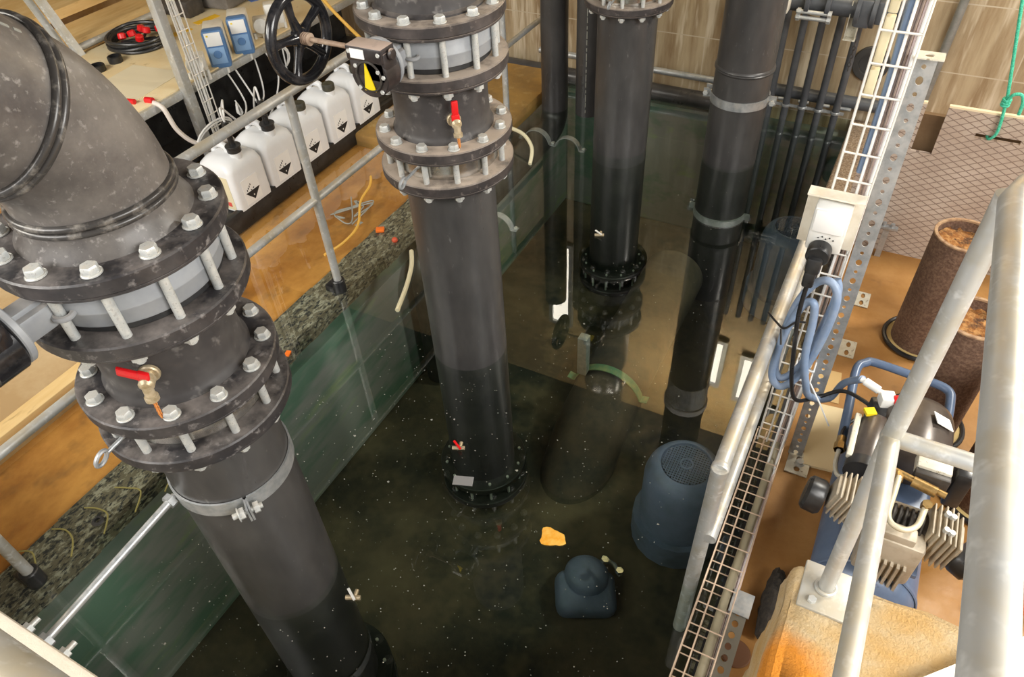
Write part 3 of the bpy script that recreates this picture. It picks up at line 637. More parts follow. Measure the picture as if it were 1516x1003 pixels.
# ------------------------------------------------------------------ canisters in the drip tray
g = G(); x0, x1, y0, y1 = -3.74, -3.335, 2.25, 4.3
g.box(((x0 + x1) / 2, (y0 + y1) / 2, .03), (x1 - x0, y1 - y0, .10))
for (cx, cy, sx, sy) in ((x0, (y0 + y1) / 2, .03, y1 - y0), (x1, (y0 + y1) / 2, .03, y1 - y0), ((x0 + x1) / 2, y0, x1 - x0, .03), ((x0 + x1) / 2, y1, x1 - x0, .03)):
    g.box((cx, cy, .037), (sx + .012, sy + .012, .135), bev=.008)
solo('drip_tray', g, blk, 'long black drip tray holding the white canisters', 'tray')
def canister(y, label):
    cx = -3.445; w = .285; d = .27; ZB = .105; t = thing('canister', (cx, y, .08), label, 'canister', 'white chemical canisters in the black drip tray')
    g = G(); sec = [(0, .0, .03), (.008, .012, .03), (.25, .012, .035), (.29, .002, .045), (.318, -.022, .055), (.335, -.06, .06)]
    rings = []
    for z, gr, rad in sec:
        hw, hd = w / 2 - .012 + gr, d / 2 - .012 + gr; hw = max(hw, .06); hd = max(hd, .05); rad = min(rad, hw * .6, hd * .6); ring = []
        for qx, qy, a0 in ((1, 1, 0), (-1, 1, 90), (-1, -1, 180), (1, -1, 270)):
            for k in range(6):
                a = math.radians(a0 + 18 * k); ring.append(V((cx + qx * (hd - rad) + rad * math.cos(a), y + qy * (hw - rad) + rad * math.sin(a), z + .08)))
        rings.append(ring)
    g.loft(rings); part('body', g, canm, t)
    g = G().tube(smooth_path([(cx - .10, y, .38), (cx - .085, y, .435), (cx - .03, y, .45), (cx + .015, y, .435), (cx + .025, y, .39)], 5), .02, 12); part('handle', g, canm, t)
    g = G().cyl((cx + .078, y, .385), (cx + .078, y, .44), .036, seg=28); part('neck', g, canm, t)
    lx = cx + d / 2 + .0015
    lb = part('hazard_label', G().box((lx, y - .015, .19), (.002, .135, .165)), labelm, t, 'white hazard label with a black corrosion diamond')
    M = Matrix.Translation((lx + .001, y - .01, .178)) @ Matrix(((0, 0, 1, 0), (1, 0, 0, 0), (0, 1, 0, 0), (0, 0, 0, 1)))
    g = G().prism([(-.06, .004), (0, -.058), (.06, .004)], M, .001)
    for k in range(4): g.prism([(-.045 + k * .011, .012 + .0095 * k), (-.039 + k * .011, .012 + .0095 * k), (-.039 + k * .011, .024 + .0095 * k), (-.045 + k * .011, .024 + .0095 * k)], M, .001)
    g.prism([(-.014, .008), (-.004, .004), (-.006, .010), (-.014, .016)], M, .001); g.prism([(.006, .010), (.016, .014), (.014, .02), (.004, .016)], M, .001)
    part('corrosion_mark', g, inkm, lb); part('mark_number', G().prism([(-.004, -.034), (.004, -.034), (.004, -.024), (-.004, -.024)], M, .0016), labelm, lb)
    return t
cys = (2.66, 2.96, 3.26, 3.565, 3.87)
def lance(t, y):
    cx = -3.367
    g = G().disc((cx, y, .425), .042, .035, seg=28); g.cyl((cx, y, .45), (cx, y, .575), .018); g.disc((cx, y, .565), .022, .05, seg=18)
    g.disc((cx, y, .457), .047, .012, seg=24)
    part('suction_lance', g, blk, t, 'black suction lance')
def cap(t, y):
    g = G().lathe([(.040, .42), (.042, .425), (.042, .46), (.038, .466), (.0, .466)], (-3.367, y, 0), seg=16); part('cap', g, mat('grubby_black_cap', (.035, .033, .022), .6, c2=(.07, .065, .04), scale=30), t, 'black screw cap')
can_labels = ('nearest white canister, with a black suction lance and a cream side label', 'second white canister from the near end, with suction lance, left of the rail post',
              'third white canister from the near end, closed with a black screw cap', 'fourth white canister from the near end, its black cap just right of the handwheel', 'farthest white canister, partly hidden by the yellow marked gearbox')
for i, y in enumerate(cys):
    t = canister(y, can_labels[i])
    (lance if i < 2 else cap)(t, y)
    if i == 0:
        g = G().box((-3.445, y - .1435, .21), (.20, .003, .22)); s_ = part('side_label', g, mat('cream_side_label', (.74, .66, .44), .6), t, 'cream side label with faint text')
        g = G()
        for k in range(8): g.box((-3.455, y - .1455, .285 - k * .018), (.13 - .03 * (k % 3 == 2), .001, .004))
        part('text_lines', g, greyink, s_)
        part('red_mark', G().box((-3.385, y - .1455, .135), (.03, .001, .03)).box((-3.385, y - .146, .135), (.02, .001, .02)), redink, s_)

# ------------------------------------------------------------------ bench with dosing pumps
bz = .60
bn = thing('work_bench', (-4.55, 3.45, -.03), 'cream topped bench on a galvanised frame behind the canisters', 'bench')
part('bench_top', G().box((-4.55, 3.5, bz - .012), (1.10, 3.0, .024), bev=.003), bencht, bn)
part('edge_profile', G().box((-3.99, 3.5, bz - .035), (.035, 3.0, .05), bev=.004), galvd, bn)
for y in (2.05, 4.95): part('leg', G().box((-4.02, y, bz / 2 - .05), (.05, .05, bz - .02)), galvd, bn)
for y in (2.05, 4.95): part('leg', G().box((-5.08, y, bz / 2 - .05), (.05, .05, bz - .02)), galvd, bn)
part('back_panel', G().box((-4.35, 3.5, .25), (.03, 2.9, .62)), blk, bn, 'dark panel under the bench')
part('under_shelf', G().box((-4.18, 3.5, .12), (.3, 2.9, .05)), blk, bn, 'black shelf under the bench')
part('orange_sticker', G().box((-4.72, 3.60, bz + .001), (.07, .20, .002), rot=(0, 0, -.15)), mat('orange_sticker', (.85, .50, .02), .5), bn); part('orange_sticker', G().box((-4.72, 3.88, bz + .001), (.07, .20, .002), rot=(0, 0, -.15)), MATS['orange_sticker'], bn)
# post with cables
ps = thing('bench_post', (-3.96, 2.93, -.03), 'grey upright post in front of the bench carrying white cables', 'post')
part('post', G().box((-3.96, 2.93, .95), (.06, .06, 1.96), bev=.006), galvd, ps)
cb = thing('cable_basket', (-3.93, 3.02, .05), 'narrow white wire basket with thin cables beside the bench post', 'cable tray')
g = G()
for y in (2.985, 3.03, 3.075): g.cyl((-3.925, y, .08), (-3.925, y, 1.9), .0045, seg=8)
for k in range(20): g.cyl((-3.925, 2.985, .12 + k * .09), (-3.925, 3.075, .12 + k * .09), .004, seg=6)
part('wire_frame', g, wirem, cb)
for k in range(3):
    g = G().tube(smooth_path([(-3.94, 3.0 + .022 * k, 1.9), (-3.935, 3.0 + .02 * k, 1.2), (-3.93, 3.005 + .022 * k, .6), (-3.94, 2.995 + .02 * k, .1)], 5), .0065, 8)
    part('cable', g, whcab, cb)
def tubething(name, pts, r, m, label, cat, group=None, n=8, seg=9):
    return solo(name, G().tube(smooth_path(pts, n), r, seg), m, label, cat, group)
# pumps
def dosing_pump(x, y, rz, label):
    t = thing('dosing_pump', (x, y, bz), label, 'pump', 'blue and white dosing pumps on the bench'); c = V((x, y, bz - .012)); Mz = Matrix.Rotation(rz, 3, 'Z')
    def bx(p, s_, b=.0): return G().box(c + Mz @ V(p), s_, rot=Mz, bev=b)
    part('housing', bx((0, .08, .12), (.13, .17, .23), .012), whitep2, t, 'cream rear housing')
    part('front_case', bx((0, -.04, .12), (.135, .08, .25), .02), blue, t, 'blue front case')
    part('panel', bx((0, -.082, .19), (.10, .006, .085), .001), labelm, t, 'white display panel')
    g = bx((-.033, -.086, .215), (.012, .003, .01)); part('indicator_lamp', g, yel, t)
    part('dial_plate', bx((0, -.083, .085), (.10, .008, .105), .002), lblue, t, 'pale blue dial plate')
    part('dial', G().disc(c + Mz @ V((0, -.087, .095)), .026, .008, Mz @ V((0, -1, 0)), 24), blue, t)
    g = G()
    for sx in (-.03, .03): g.cyl(c + Mz @ V((sx, -.06, -.04)), c + Mz @ V((sx, -.06, .01)), .01, seg=10)
    part('hose_port', g, whitep, t)
    return t
dosing_pump(-4.035, 3.33, .75, 'blue and white dosing pump nearer the grey post'); dosing_pump(-4.04, 3.56, .75, 'blue and white dosing pump farther along the bench, with a boxy cream housing')
def jbox(x, y, s_, label, dome=False):
    t = thing('junction_box', (x, y, bz), label, 'junction box', 'cream junction boxes on the bench'); rz = .75
    part('box', G().box((x, y, bz + s_ * .5), (s_ * .8, s_ * .6, s_), rot=(0, 0, rz), bev=.012), whitep2, t)
    d = V((math.sin(rz), -math.cos(rz), .25)).normalized()
    if dome: part('round_cover', G().lathe([(s_ * .42, 0), (s_ * .42, .04), (s_ * .36, .06), (.0, .065)], V((x, y, bz + s_ * .55)) + d * s_ * .3, d, 30), whitep, t)
    else: part('lid', G().box(V((x, y, bz + s_ * .55)) + d * s_ * .32, (s_ * .7, .02, s_ * .8), rot=(0, 0, rz), bev=.006), whitep, t)
    g = G()
    for k in (-1, 0, 1): g.cyl((x + .04 * k + d.x * .05, y + .04 * k + d.y * .05, bz - .02), (x + .04 * k + d.x * .05, y + .04 * k + d.y * .05, bz + .04), .011, seg=10)
    part('cable_gland', g, whitep, t)
jbox(-4.02, 3.12, .14, 'cream junction box with a round white cover next to the grey post', True)
jbox(-4.08, 3.80, .13, 'cream junction box with a round cover past the farther dosing pump', True)
jbox(-4.1, 3.97, .17, 'square cream box at the far end of the bench')
# thin tubes and cables hanging from the bench
tg = 'thin white tubes hanging below the dosing pumps'
tubething('dosing_tube', [(-4.03, 3.32, .57), (-3.90, 3.30, .35), (-3.62, 2.98, .42), (-3.40, 2.69, .68), (-3.367, 2.66, .61)], .006, whcab, 'white dosing tube from the nearer pump to the nearest lance', 'tube', tg)
tubething('dosing_tube', [(-4.01, 3.38, .57), (-3.84, 3.36, .30), (-3.62, 3.12, .44), (-3.40, 2.98, .68), (-3.367, 2.96, .61)], .006, whcab, 'white dosing tube from the nearer pump to the second lance', 'tube', tg)
tubething('dosing_tube', [(-4.05, 3.62, .57), (-3.93, 3.5, .30), (-3.86, 3.2, .25), (-3.8, 3.0, .38), (-3.5, 2.80, .66), (-3.375, 2.665, .61)], .006, whcab, 'white tube sagging from the farther pump towards the nearest canister', 'tube', tg)
tubething('dosing_tube', [(-4.02, 3.68, .57), (-3.9, 3.66, .4), (-3.86, 3.45, .2), (-3.88, 3.2, .12)], .006, whcab, 'white tube dropping from the farther pump behind the canisters', 'tube', tg)
lp = [V((-3.96, 3.78 + .085 * math.cos(a) + .01 * math.sin(a * .37), .46 + .075 * math.sin(a))) for a in [k * PI / 8 for k in range(52)]] + [V((-3.95, 3.80, .35)), V((-3.95, 3.82, .22))]
solo('cable_coil', G().tube(lp, .0055, 7), whcab, 'small coil of white cable hanging under the far dosing pump', 'cable')
lp = [V((-3.86 + .02 * math.sin(a), 2.95 + .16 * math.cos(a), .30 + .09 * math.sin(a) - .0008 * k)) for k, a in enumerate([k * PI / 10 for k in range(30)])] + [V((-3.80, 2.9, .25)), V((-3.72, 2.86, .16)), V((-3.70, 2.80, .115))]
solo('cable_loop', G().tube(lp, .0065, 7), whcab, 'large loose loop of white cable at the foot of the grey post', 'cable')
lp = [V((-3.9 + .01 * k % .03, 3.22 + .02 * math.sin(k * 1.1), .40 - .10 * abs(math.sin(k * .55)))) for k in range(40)]
solo('tied_cable', G().tube(smooth_path(lp[::2], 3), .005, 7), whcab, 'bundle of tied white cable below the round covered box', 'cable')
tubething('drain_hose', [(-4.02, 2.70, .60), (-3.93, 2.70, .575), (-3.90, 2.72, .42), (-3.86, 2.80, .30), (-3.82, 2.96, .25), (-3.82, 3.04, .22)], .015, mat('dull_white_hose', (.74, .68, .62), .5), 'thick white hose with a red end curving down from the bench edge', 'hose')
g = G().cyl((-4.05, 2.69, .612), (-4.0, 2.70, .612), .019)
solo('red_plug', g, redp, 'red plug at the end of the white hose on the bench edge', 'plug'); solo('red_plug', G().cyl((-4.14, 2.63, .615), (-4.09, 2.64, .615), .016), redp, 'small red plug lying loose on the cream bench top', 'plug')
# coil of black cable with red plugs, two black caps
cl = thing('cable_coil', (-4.84, 3.36, bz), 'coil of black cable lying on the bench behind the grey post', 'cable coil'); g = G()
for k in range(7):
    r_ = .215 - .012 * (k % 3); g.tube([V((-4.84 + r_ * math.cos(a), 3.36 + r_ * math.sin(a), bz + .016 + .018 * (k // 2) + .006 * math.sin(3 * a + k))) for a in [q * PI / 16 for q in range(32)]], .012, 8, closed=True)
part('cable', g, blk, cl)
g = G().tube(smooth_path([(-4.99, 3.3, .63), (-4.89, 3.45, .64), (-4.79, 3.3, .63), (-4.89, 3.25, .64), (-4.74, 3.42, .63)], 6), .01, 8); part('cable_end', g, blk, cl)
for k, (x, y, z) in enumerate(((-4.86, 3.33, .655), (-4.80, 3.40, .66), (-4.76, 3.30, .65), (-4.90, 3.27, .65), (-4.74, 3.47, .66), (-4.88, 3.42, .655))):
    solo('plastic_plug', G().lathe([(.02, 0), (.028, .005), (.028, .035), (.02, .042), (.0, .042)], (x, y, z), (.3 * (k % 3 - 1), .3 * (k % 2), 1), 14, False), redp, 'small red plug lying in the coil of black cable', 'plug', 'red plugs in the cable coil')
for (x, y, l) in ((-4.73, 2.90, 'black screw cap on the bench nearer the pipe bend'), (-4.74, 3.05, 'black screw cap on the bench nearer the cable coil')):
    solo('screw_cap', G().lathe([(.045, 0), (.047, .004), (.047, .04), (.042, .044), (.036, .044), (.036, .015), (.0, .015)], (x, y, bz), seg=26), blk, l, 'cap', 'black screw caps on the bench')
solo('plastic_sheet', G().box((-4.35, 2.85, bz + .002), (.42, .46, .003), rot=(0, 0, .1)), mat('pale_sheet', (.84, .74, .52), .4), 'pale plastic sheet lying on the bench top', 'sheet')
# wooden shelving behind
ws = thing('storage_rack', (-5.7, 3.5, -.03), 'galvanised rack with pale wooden boards behind the bench', 'rack')
part('front_rail', G().cyl((-5.13, 2.98, .63), (-5.13, 4.6, .63), .024, seg=12), galvd, ws)
part('brace', G().box((-5.22, 3.04, .86), (.045, .05, .72), rot=(0, -.46, 0)), galvd, ws); part('brace', G().box((-5.29, 3.0, .86), (.012, .05, .72), rot=(0, -.46, 0)), galvd, ws)
part('board', G().box((-6.0, 2.4, .57), (1.6, 1.2, .03)), wood, ws)
part('board', G().box((-5.46, 3.9, .57), (.60, 1.7, .03)), wood, ws); part('board', G().box((-6.2, 3.9, .66), (.75, 1.7, .03)), wood, ws)
part('batten', G().box((-5.24, 3.85, .63), (.05, 1.5, .05)), wood, ws); part('batten', G().box((-5.80, 3.85, .66), (.06, 1.6, .07)), wood, ws)
for y in (2.0, 4.7): part('leg', G().box((-5.3, y, .26), (.05, .05, .58)), galvd, ws)
g = G().box((-4.86, 4.28, bz + .14), (.34, .46, .28), rot=(0, 0, .1), bev=.03); solo('plastic_tank', g, greytank, 'dark grey plastic tank standing at the back of the bench', 'tank')
solo('open_case', G().box((-5.0, 3.92, bz + .06), (.3, .16, .12), bev=.008), darkcast, 'dark tool case between the bench post and the grey tank', 'case')
solo('blue_card', G().box((-4.66, 4.38, bz + .004), (.1, .16, .006), rot=(0, 0, -.4)), mat('blue_card', (.10, .17, .42), .5), 'small blue card lying on the bench in front of the grey tank', 'card')
g = G().box((-3.55, 5.0, .13), (.42, .36, .32), bev=.015); solo('storage_tub', g, blk, 'black tub at the far end of the drip tray', 'tub')
g = G().lathe([(.09, 0), (.11, .02), (.12, .08), (.11, .15), (.06, .2), (.04, .24), (.0, .24)], (-3.62, 4.96, .29), seg=30); g.tube(smooth_path([(-3.5, 4.93, .40), (-3.42, 4.9, .43), (-3.43, 4.9, .34), (-3.5, 4.93, .32)], 5), .014, 8)
solo('jug', g, mat('grey_white_jug', (.42, .41, .38), .45), 'greyish white jug standing on the black tub', 'jug')
tubething('amber_hose', [(-3.9, 4.18, .85), (-3.72, 4.22, .62), (-3.45, 4.30, .33), (-3.2, 4.42, .08)], .013, hosey, 'straight amber hose slanting down behind the handwheel', 'hose')

# ------------------------------------------------------------------ right side: low rail
lo = thing('low_railing', (-.135, 1.43, -.6), 'pair of galvanised tubes forming the low railing along the right edge of the pit', 'railing'); r_ = .0255
pts = [V((-.128, 1.42, .70)), V((-.134, 2.95, .70)), V((-.125, 3.03, .70)), V((-.05, 3.06, .70))]
part('top_rail', G().tube(pts, r_, 20).lathe([(r_, 0), (r_ + .003, .004), (r_ + .003, .02), (r_, .024)], pts[0], (0, 1, 0), 20), galvd, lo)
part('post', G().cyl((-.132, 1.425, -.35), (-.128, 1.425, .71), .026, seg=20), galvd, lo)
part('mid_rail', G().cyl((-.105, 1.40, .36), (-.11, 3.0, .36), .023, seg=20), galvd, lo); part('post', G().cyl((-.11, 3.0, -.2), (-.11, 3.0, .70), .024, seg=20), galvd, lo)

# ------------------------------------------------------------------ cable tray, cables, strut
ty = 2.16
ct = thing('cable_tray', (-.025, ty, .02), 'white wire mesh cable tray rising beside the perforated strut', 'cable tray')
g = G(); X0, XM, X1 = -.075, -.038, .03
for x, y in ((X0, ty - .03), (XM, ty - .03), (X1, ty - .03), (X0, ty + .03), (X1, ty + .03), (XM, ty + .03)): g.cyl((x, y, .08), (x, y, 2.4), .0034, seg=7)
for k in range(27):
    z = .10 + k * .088
    g.tube([(X0, ty + .03, z), (X0, ty - .03, z), (X1, ty - .03, z), (X1, ty + .03, z)], .0034, 6)
part('upright_section', g, wirem, ct)
g = G(); zl = .13
for x, z in ((X0 - .01, zl), (XM - .01, zl), (X1, zl), (X0 - .01, zl - .06), (XM - .01, zl - .06), (X1, zl - .06)): g.cyl((x, .6, z), (x, ty - .02, z), .0028, seg=7)
for k in range(19):
    y = .62 + k * .085
    g.tube([(X0 - .01, y, zl - .06), (X0 - .01, y, zl), (X1, y, zl), (X1, y, zl - .06)], .0026, 6); g.cyl((X0 - .01, y, zl - .06), (X1, y, zl - .06), .0026, seg=6)
part('floor_section', g, mat('tan_zinc_wire', (.66, .50, .37), .45, .2), ct, 'tan coloured wire section along the floor')
def cab(name, x, dy, r, m, label, top=2.4, bot=.16, run=True, jig=.004):
    pts = [V((x + random.uniform(-jig, jig), ty + dy, top - (top - bot) * k / 7)) for k in range(8)]
    if run: pts += [V((x, ty + dy - .05, bot - .05)), V((x, ty - .2, .10)), V((x + .005, 1.6, .09)), V((x + .01, 1.1, .09)), V((x + .01, .6, .09))]
    return solo(name, G().tube(smooth_path(pts, 4), r, 9), m, label, 'cable', 'cables in the wire mesh tray')
cab('power_cable', -.015, .0, .0115, mat('slate_blue_cable', (.16, .23, .36), .4), 'thick slate blue cable in the upper part of the cable tray', bot=1.35, run=False)
for k, (x, m, l) in enumerate(((.0, pinkcab, 'pale pink cable next to the blue cable in the tray'), (.009, browncab, 'brown cable in the right half of the tray'), (.0175, mat('mauve_cable', (.5, .42, .42), .5), 'mauve cable along the right edge of the tray'), (.026, pinkcab, 'pale cable against the right wires of the tray'))): cab('data_cable', x, .01 - .006 * (k % 2), .0040, m, l)
for k in range(2): cab('white_cable', .024 - k * .030, -.016, .0045, whcab, 'white cable in front of the others, %s in the tray' % ('on the right', 'on the left')[k], bot=.3)
g = G()
for z0, z1 in ((1.58, 1.66), (1.67, 1.80), (1.81, 2.3)): g.box((-.057, ty, (z0 + z1) / 2), (.024, .03, z1 - z0), bev=.003)
solo('cable_trunking', g, cream, 'cream trunking in the left half of the upright cable tray', 'trunking')
solo('floor_cable', G().tube(smooth_path([(.0, 2.1, .12), (.005, 1.8, .095), (.0, 1.3, .095), (.0, .6, .095)], 5), .016, 10), mat('olive_grey_cable', (.34, .30, .20), .5), 'thick olive grey cable in the tray section along the floor', 'cable')
st = thing('perforated_strut', (.09, 2.17, .02), 'perforated galvanised strut standing beside the cable tray', 'strut')
part('face', G().perf((.055, 2.165, .02), (1, 0, 0), (0, 0, 1), .056, 1.68, 44, .0095, .0125, .003, alt=True), galv, st)
part('flange_side', G().box((.056, 2.185, .86), (.003, .04, 1.68)), galv, st)
st.rotation_euler = (0, -.016, 0)
part('top_bracket', G().perf((.05, 2.13, 1.712), (1, 0, 0), (0, 1, 0), .075, .05, 1, .012, .012, .004), gplate, st)
part('base_plate', G().perf((.06, 2.06, .022), (1, 0, 0), (0, 1, 0), .09, .16, 3, .012, .014, .006), gplate, st, 'pale perforated base plate')
part('base_bolt', G().lathe([(.0, 0), (.015, 0), (.015, .014), (.0, .014)], (.11, 2.12, .03), seg=6).disc((.11, 2.12, .026), .02, .005), boltm, st)
s2 = thing('perforated_strut', (.05, 1.25, .05), 'short perforated strut lying beside the tray near the plinth', 'strut')
part('face', G().perf((.025, .80, .095), (1, 0, 0), (0, 1, 0), .058, .60, 14, .011, .013, .003), mat('dull_dark_strut', (.20, .18, .14), .5, .4), s2)
part('top_bracket', G().box((.055, 1.37, .105), (.07, .09, .004)), galv, s2)
for k, (x, y, l) in enumerate(((.17, 2.90, 'pale slotted floor plate behind the upright strut'), (.175, 3.30, 'small galvanised floor plate in front of the mesh board'))):
    solo('floor_plate', G().perf((x - .035, y - .06, .022), (1, 0, 0), (0, 1, 0), .07, .12, 2, .01, .02, .004), gplate, l, 'plate', 'slotted plates on the sandy floor')
g = G().box((.19, 3.72, .12), (.03, .02, .2)); g.box((.19, 3.70, .22), (.10, .03, .012)); g.cyl((.17, 3.7, .225), (.17, 3.7, .245), .01); g.cyl((.21, 3.7, .225), (.21, 3.7, .245), .01)
solo('board_clip', g, galv, 'small galvanised clip holding the foot of the mesh board', 'clip')
# socket box
sk = thing('socket_box', (-.045, 2.10, 1.12), 'cream perforated plate with a white socket box on the cable tray', 'socket')
g = G().perf((-.135, 2.118, 1.10), (1, 0, 0), (0, 0, 1), .165, .19, 2, .008, .014, .005); part('back_plate', g, whitep2, sk)
part('plate_lip', G().box((-.053, 2.10, 1.292), (.165, .05, .006)), whitep2, sk)
part('socket', G().box((-.05, 2.075, 1.20), (.105, .075, .155), bev=.01), whitep, sk)
part('socket_cover', G().box((-.05, 2.034, 1.235), (.09, .008, .075), bev=.003), labelm, sk)
g = G()
for k in range(5): g.disc((-.07 + .011 * k, 2.0365, 1.175 + .006 * (k % 2)), .0025, .002, (0, -1, 0), 8, .0005)
part('socket_hole', g, inkm, sk)
pg = thing('power_plug', (-.06, 2.03, 1.10), 'black right angled plug in the white socket with its black lead', 'plug')
g = G().disc((-.055, 2.04, 1.135), .036, .045, (0, -1, -.1), 28); g.box((-.058, 2.0, 1.10), (.046, .04, .06), bev=.01); g.box((-.06, 1.998, 1.045), (.036, .03, .06), bev=.008); part('plug_body', g, blk, pg)
g = G().tube(smooth_path([(-.06, 1.998, 1.02), (-.058, 1.99, .90), (-.04, 1.99, .75), (-.015, 2.0, .58), (.02, 2.05, .45), (.09, 2.15, .40), (.17, 2.16, .46), (.27, 2.06, .52)], 7), .0075, 9); part('lead', g, blk, pg)
# blue hose coil
hp_ = [V((.02, 2.09, 1.0)), V((.035, 2.08, .95)), V((.025, 2.08, .80)), V((0, 2.07, .62)), V((-.05, 2.06, .53)), V((-.085, 2.06, .57)), V((-.09, 2.06, .72)), V((-.075, 2.07, .88)), V((-.035, 2.06, .99)), V((.01, 2.05, 1.01)),
       V((.04, 2.04, .95)), V((.035, 2.04, .78)), V((.005, 2.04, .6)), V((-.045, 2.03, .515)), V((-.09, 2.04, .56)), V((-.085, 2.05, .75)), V((-.055, 2.05, .89)), V((-.025, 2.04, .92)), V((-.01, 2.04, .85)), V((.0, 2.03, .7)), V((.03, 2.04, .56)), V((.06, 2.1, .44)), V((.13, 2.2, .36)), V((.16, 2.2, .46)), V((.205, 2.10, .60))]
solo('air_hose', G().tube(smooth_path(hp_, 6), .0135, 12), hoseblue, 'blue grey air hose coiled over the low rail and cable tray', 'hose')
solo('cable_tie', G().tube(smooth_path([(-.16, 2.09, .79), (-.12, 2.06, .78), (-.09, 2.03, .79), (-.06, 2.03, .83), (-.03, 2.03, .84)], 5), .004, 7).tube([(-.10, 2.03, .785), (-.085, 2.0, .74)], .004, 6), blk, 'black string tying the blue hose to the low rail', 'tie')
for z, l in ((.50, 'white cable tie with a long tail on the tray'), (.56, 'white cable tie above the one with the long tail')):
    g = G().tube([(-.02, ty - .05, z), (.045, ty - .05, z - .005), (.045, ty + .02, z - .005), (-.02, ty + .02, z)], .0045, 6, closed=True)
    if z == .50: g.tube([(.045, ty - .05, z), (.10, ty - .08, z - .06), (.155, ty - .11, z - .13)], .003, 6)
    solo('cable_tie', g, whcab, l, 'tie')

# ------------------------------------------------------------------ anti-slip mesh board, rope
mb = thing('mesh_board', (.6, 3.78, .02), 'anti-slip board with a wire mesh pattern standing on its edge behind the rusty casings', 'board'); yb = 3.785; zt = .87
def panel(boxes):
    g = G()
    for xa, xb, za, zb in boxes: g.box(((xa + xb) / 2, yb, (za + zb) / 2), (xb - xa, .018, zb - za))
    return g
pn = part('panel', panel(((-.04, .168, .02, zt), (.168, .262, .02, .625), (.262, .41, .02, zt), (.41, .60, .02, .745), (.41, .60, .768, zt), (.60, 1.6, .02, zt))), meshm, mb)
part('top_edge', G().box((.931, yb, zt + .004), (1.338, .02, .010)).box((.064, yb, zt + .004), (.208, .02, .010)), mat('pale_board_edge', (.80, .67, .44), .6), mb, 'pale wooden top edge')
solo('shade_panel', G().box((.40, 3.86, .40), (.56, .03, .78)), mat('dark_brown_shade', (.16, .095, .045), .7, c2=(.22, .14, .07), scale=5), 'dark brown panel put in for the shade behind the notch of the mesh board', 'board')  # added dark sheet, paints the shade seen through the notch
rp = thing('rope', (.575, 3.75, .74), 'green rope knotted through the slot of the mesh board', 'rope')
kx = .578
pts = [V((.46, 3.795, .756)), V((.47, 3.765, .757)), V((.488, 3.758, .80)), V((.475, 3.76, .92)), V((.46, 3.76, 1.0)), V((.371, 3.76, 1.372)), V((.2, 3.76, 2.1))]
part('hanging_line', G().tube(smooth_path(pts, 6), .007, 8), green, rp)
g = G()
for k in range(3): g.tube([V((.471, 3.76, .93 + .012 * k)) + V((.014 * math.cos(a), .014 * math.sin(a), .003 * math.sin(a))) for a in [q * PI / 6 for q in range(12)]], .007, 7, closed=True)
g.tube(smooth_path([(.472, 3.75, .95), (.485, 3.745, .985), (.515, 3.745, .99), (.533, 3.745, .955), (.537, 3.745, .90)], 5), .0075, 8); part('knot', g, green, rp)

# ------------------------------------------------------------------ rusty casings
def casing(x, y, h, r, label, lean=(0, 0)):
    t = thing('steel_casing', (x, y, .02), label, 'casing', 'rusty steel casings standing on the floor'); t.rotation_euler = (lean[0], lean[1], 0)
    g = G().lathe([(r - .008, .0), (r, .0), (r, h), (r - .008, h), (r - .008, .0)], (x, y, .02), seg=56); part('shell', g, rustd, t)
    part('rim', G().ring((x, y, .02 + h - .006), r - .012, r + .002, 0, .009, seg=56, bev=.002), rimm, t)
    g = G(); rings = []
    for i in range(1, 13):
        q = (r - .008) * i / 12; rings.append([V((x + q * math.cos(a), y + q * math.sin(a), h - .03 - .07 * (1 - i / 12) + random.uniform(-.012, .012))) for a in [k * PI / 18 for k in range(36)]])
    g.loft(rings); part('crust', g, rustfill, t, 'orange crumbly crust inside')
    lp = [V((x + (r + .03) * math.cos(a), y + (r + .03) * math.sin(a), .035)) for a in [k * PI / 20 for k in range(40)]]
    part('base_ring', G().tube(lp, .011, 8, closed=True), blk, t, 'black ring around the foot')
    part('base_flange', G().ring((x, y, .022), r, r + .03, 0, .014, seg=48), mat('ochre_flange_' + str(len(MATS)), (.55, .40, .16), .7), t)
    return t
casing(.46, 3.10, .62, .125, 'rusty steel casing farthest back, in front of the mesh board')
casing(.53, 2.56, .62, .125, 'middle rusty steel casing behind the blue compressor')
casing(.79, 2.26, .62, .13, 'rusty steel casing nearest the guard rail, right of the compressor')

# ------------------------------------------------------------------ compressor
cp = thing('air_compressor', (.39, 1.95, .02), 'blue air compressor with finned twin heads on the floor behind the guard rail', 'compressor')
tx0, tz, trr = .385, .22, .165
g = G().lathe([(.0, 0), (.06, .005), (.115, .025), (.15, .06), (trr, .10), (trr, .74), (.15, .78), (.115, .815), (.06, .835), (.0, .84)], (tx0, 1.42, tz), (0, 1, 0), 48); g.ring((tx0, 1.42, tz), trr, trr + .004, .09, .11, (0, 1, 0)); part('air_tank', g, paintblue, cp, 'slate blue air tank')
for sx in (-.1, .1):
    for y in (1.55, 2.12): part('foot', G().box((tx0 + sx, y, .05), (.04, .06, .07)), rub, cp)
part('saddle_plate', G().box((tx0, 1.80, tz + trr + .005), (.24, .55, .02), bev=.005), paintblue, cp)
part('handle', G().tube(smooth_path([(.21, 1.95, .36), (.20, 2.10, .43), (.19, 2.28, .47), (.215, 2.33, .475), (.25, 2.345, .475), (.40, 2.33, .475), (.50, 2.31, .475), (.52, 2.25, .46), (.52, 2.1, .42)], 6), .0165, 14), paintblue, cp, 'blue tubular handle')
part('motor', G().lathe([(.0, 0), (.09, .0), (.115, .02), (.12, .05), (.12, .20), (.115, .225), (.09, .25), (.0, .255)], (.41, 1.86, .50), (0, 1, 0), 40), motorbk, cp, 'brown black rounded motor shell')
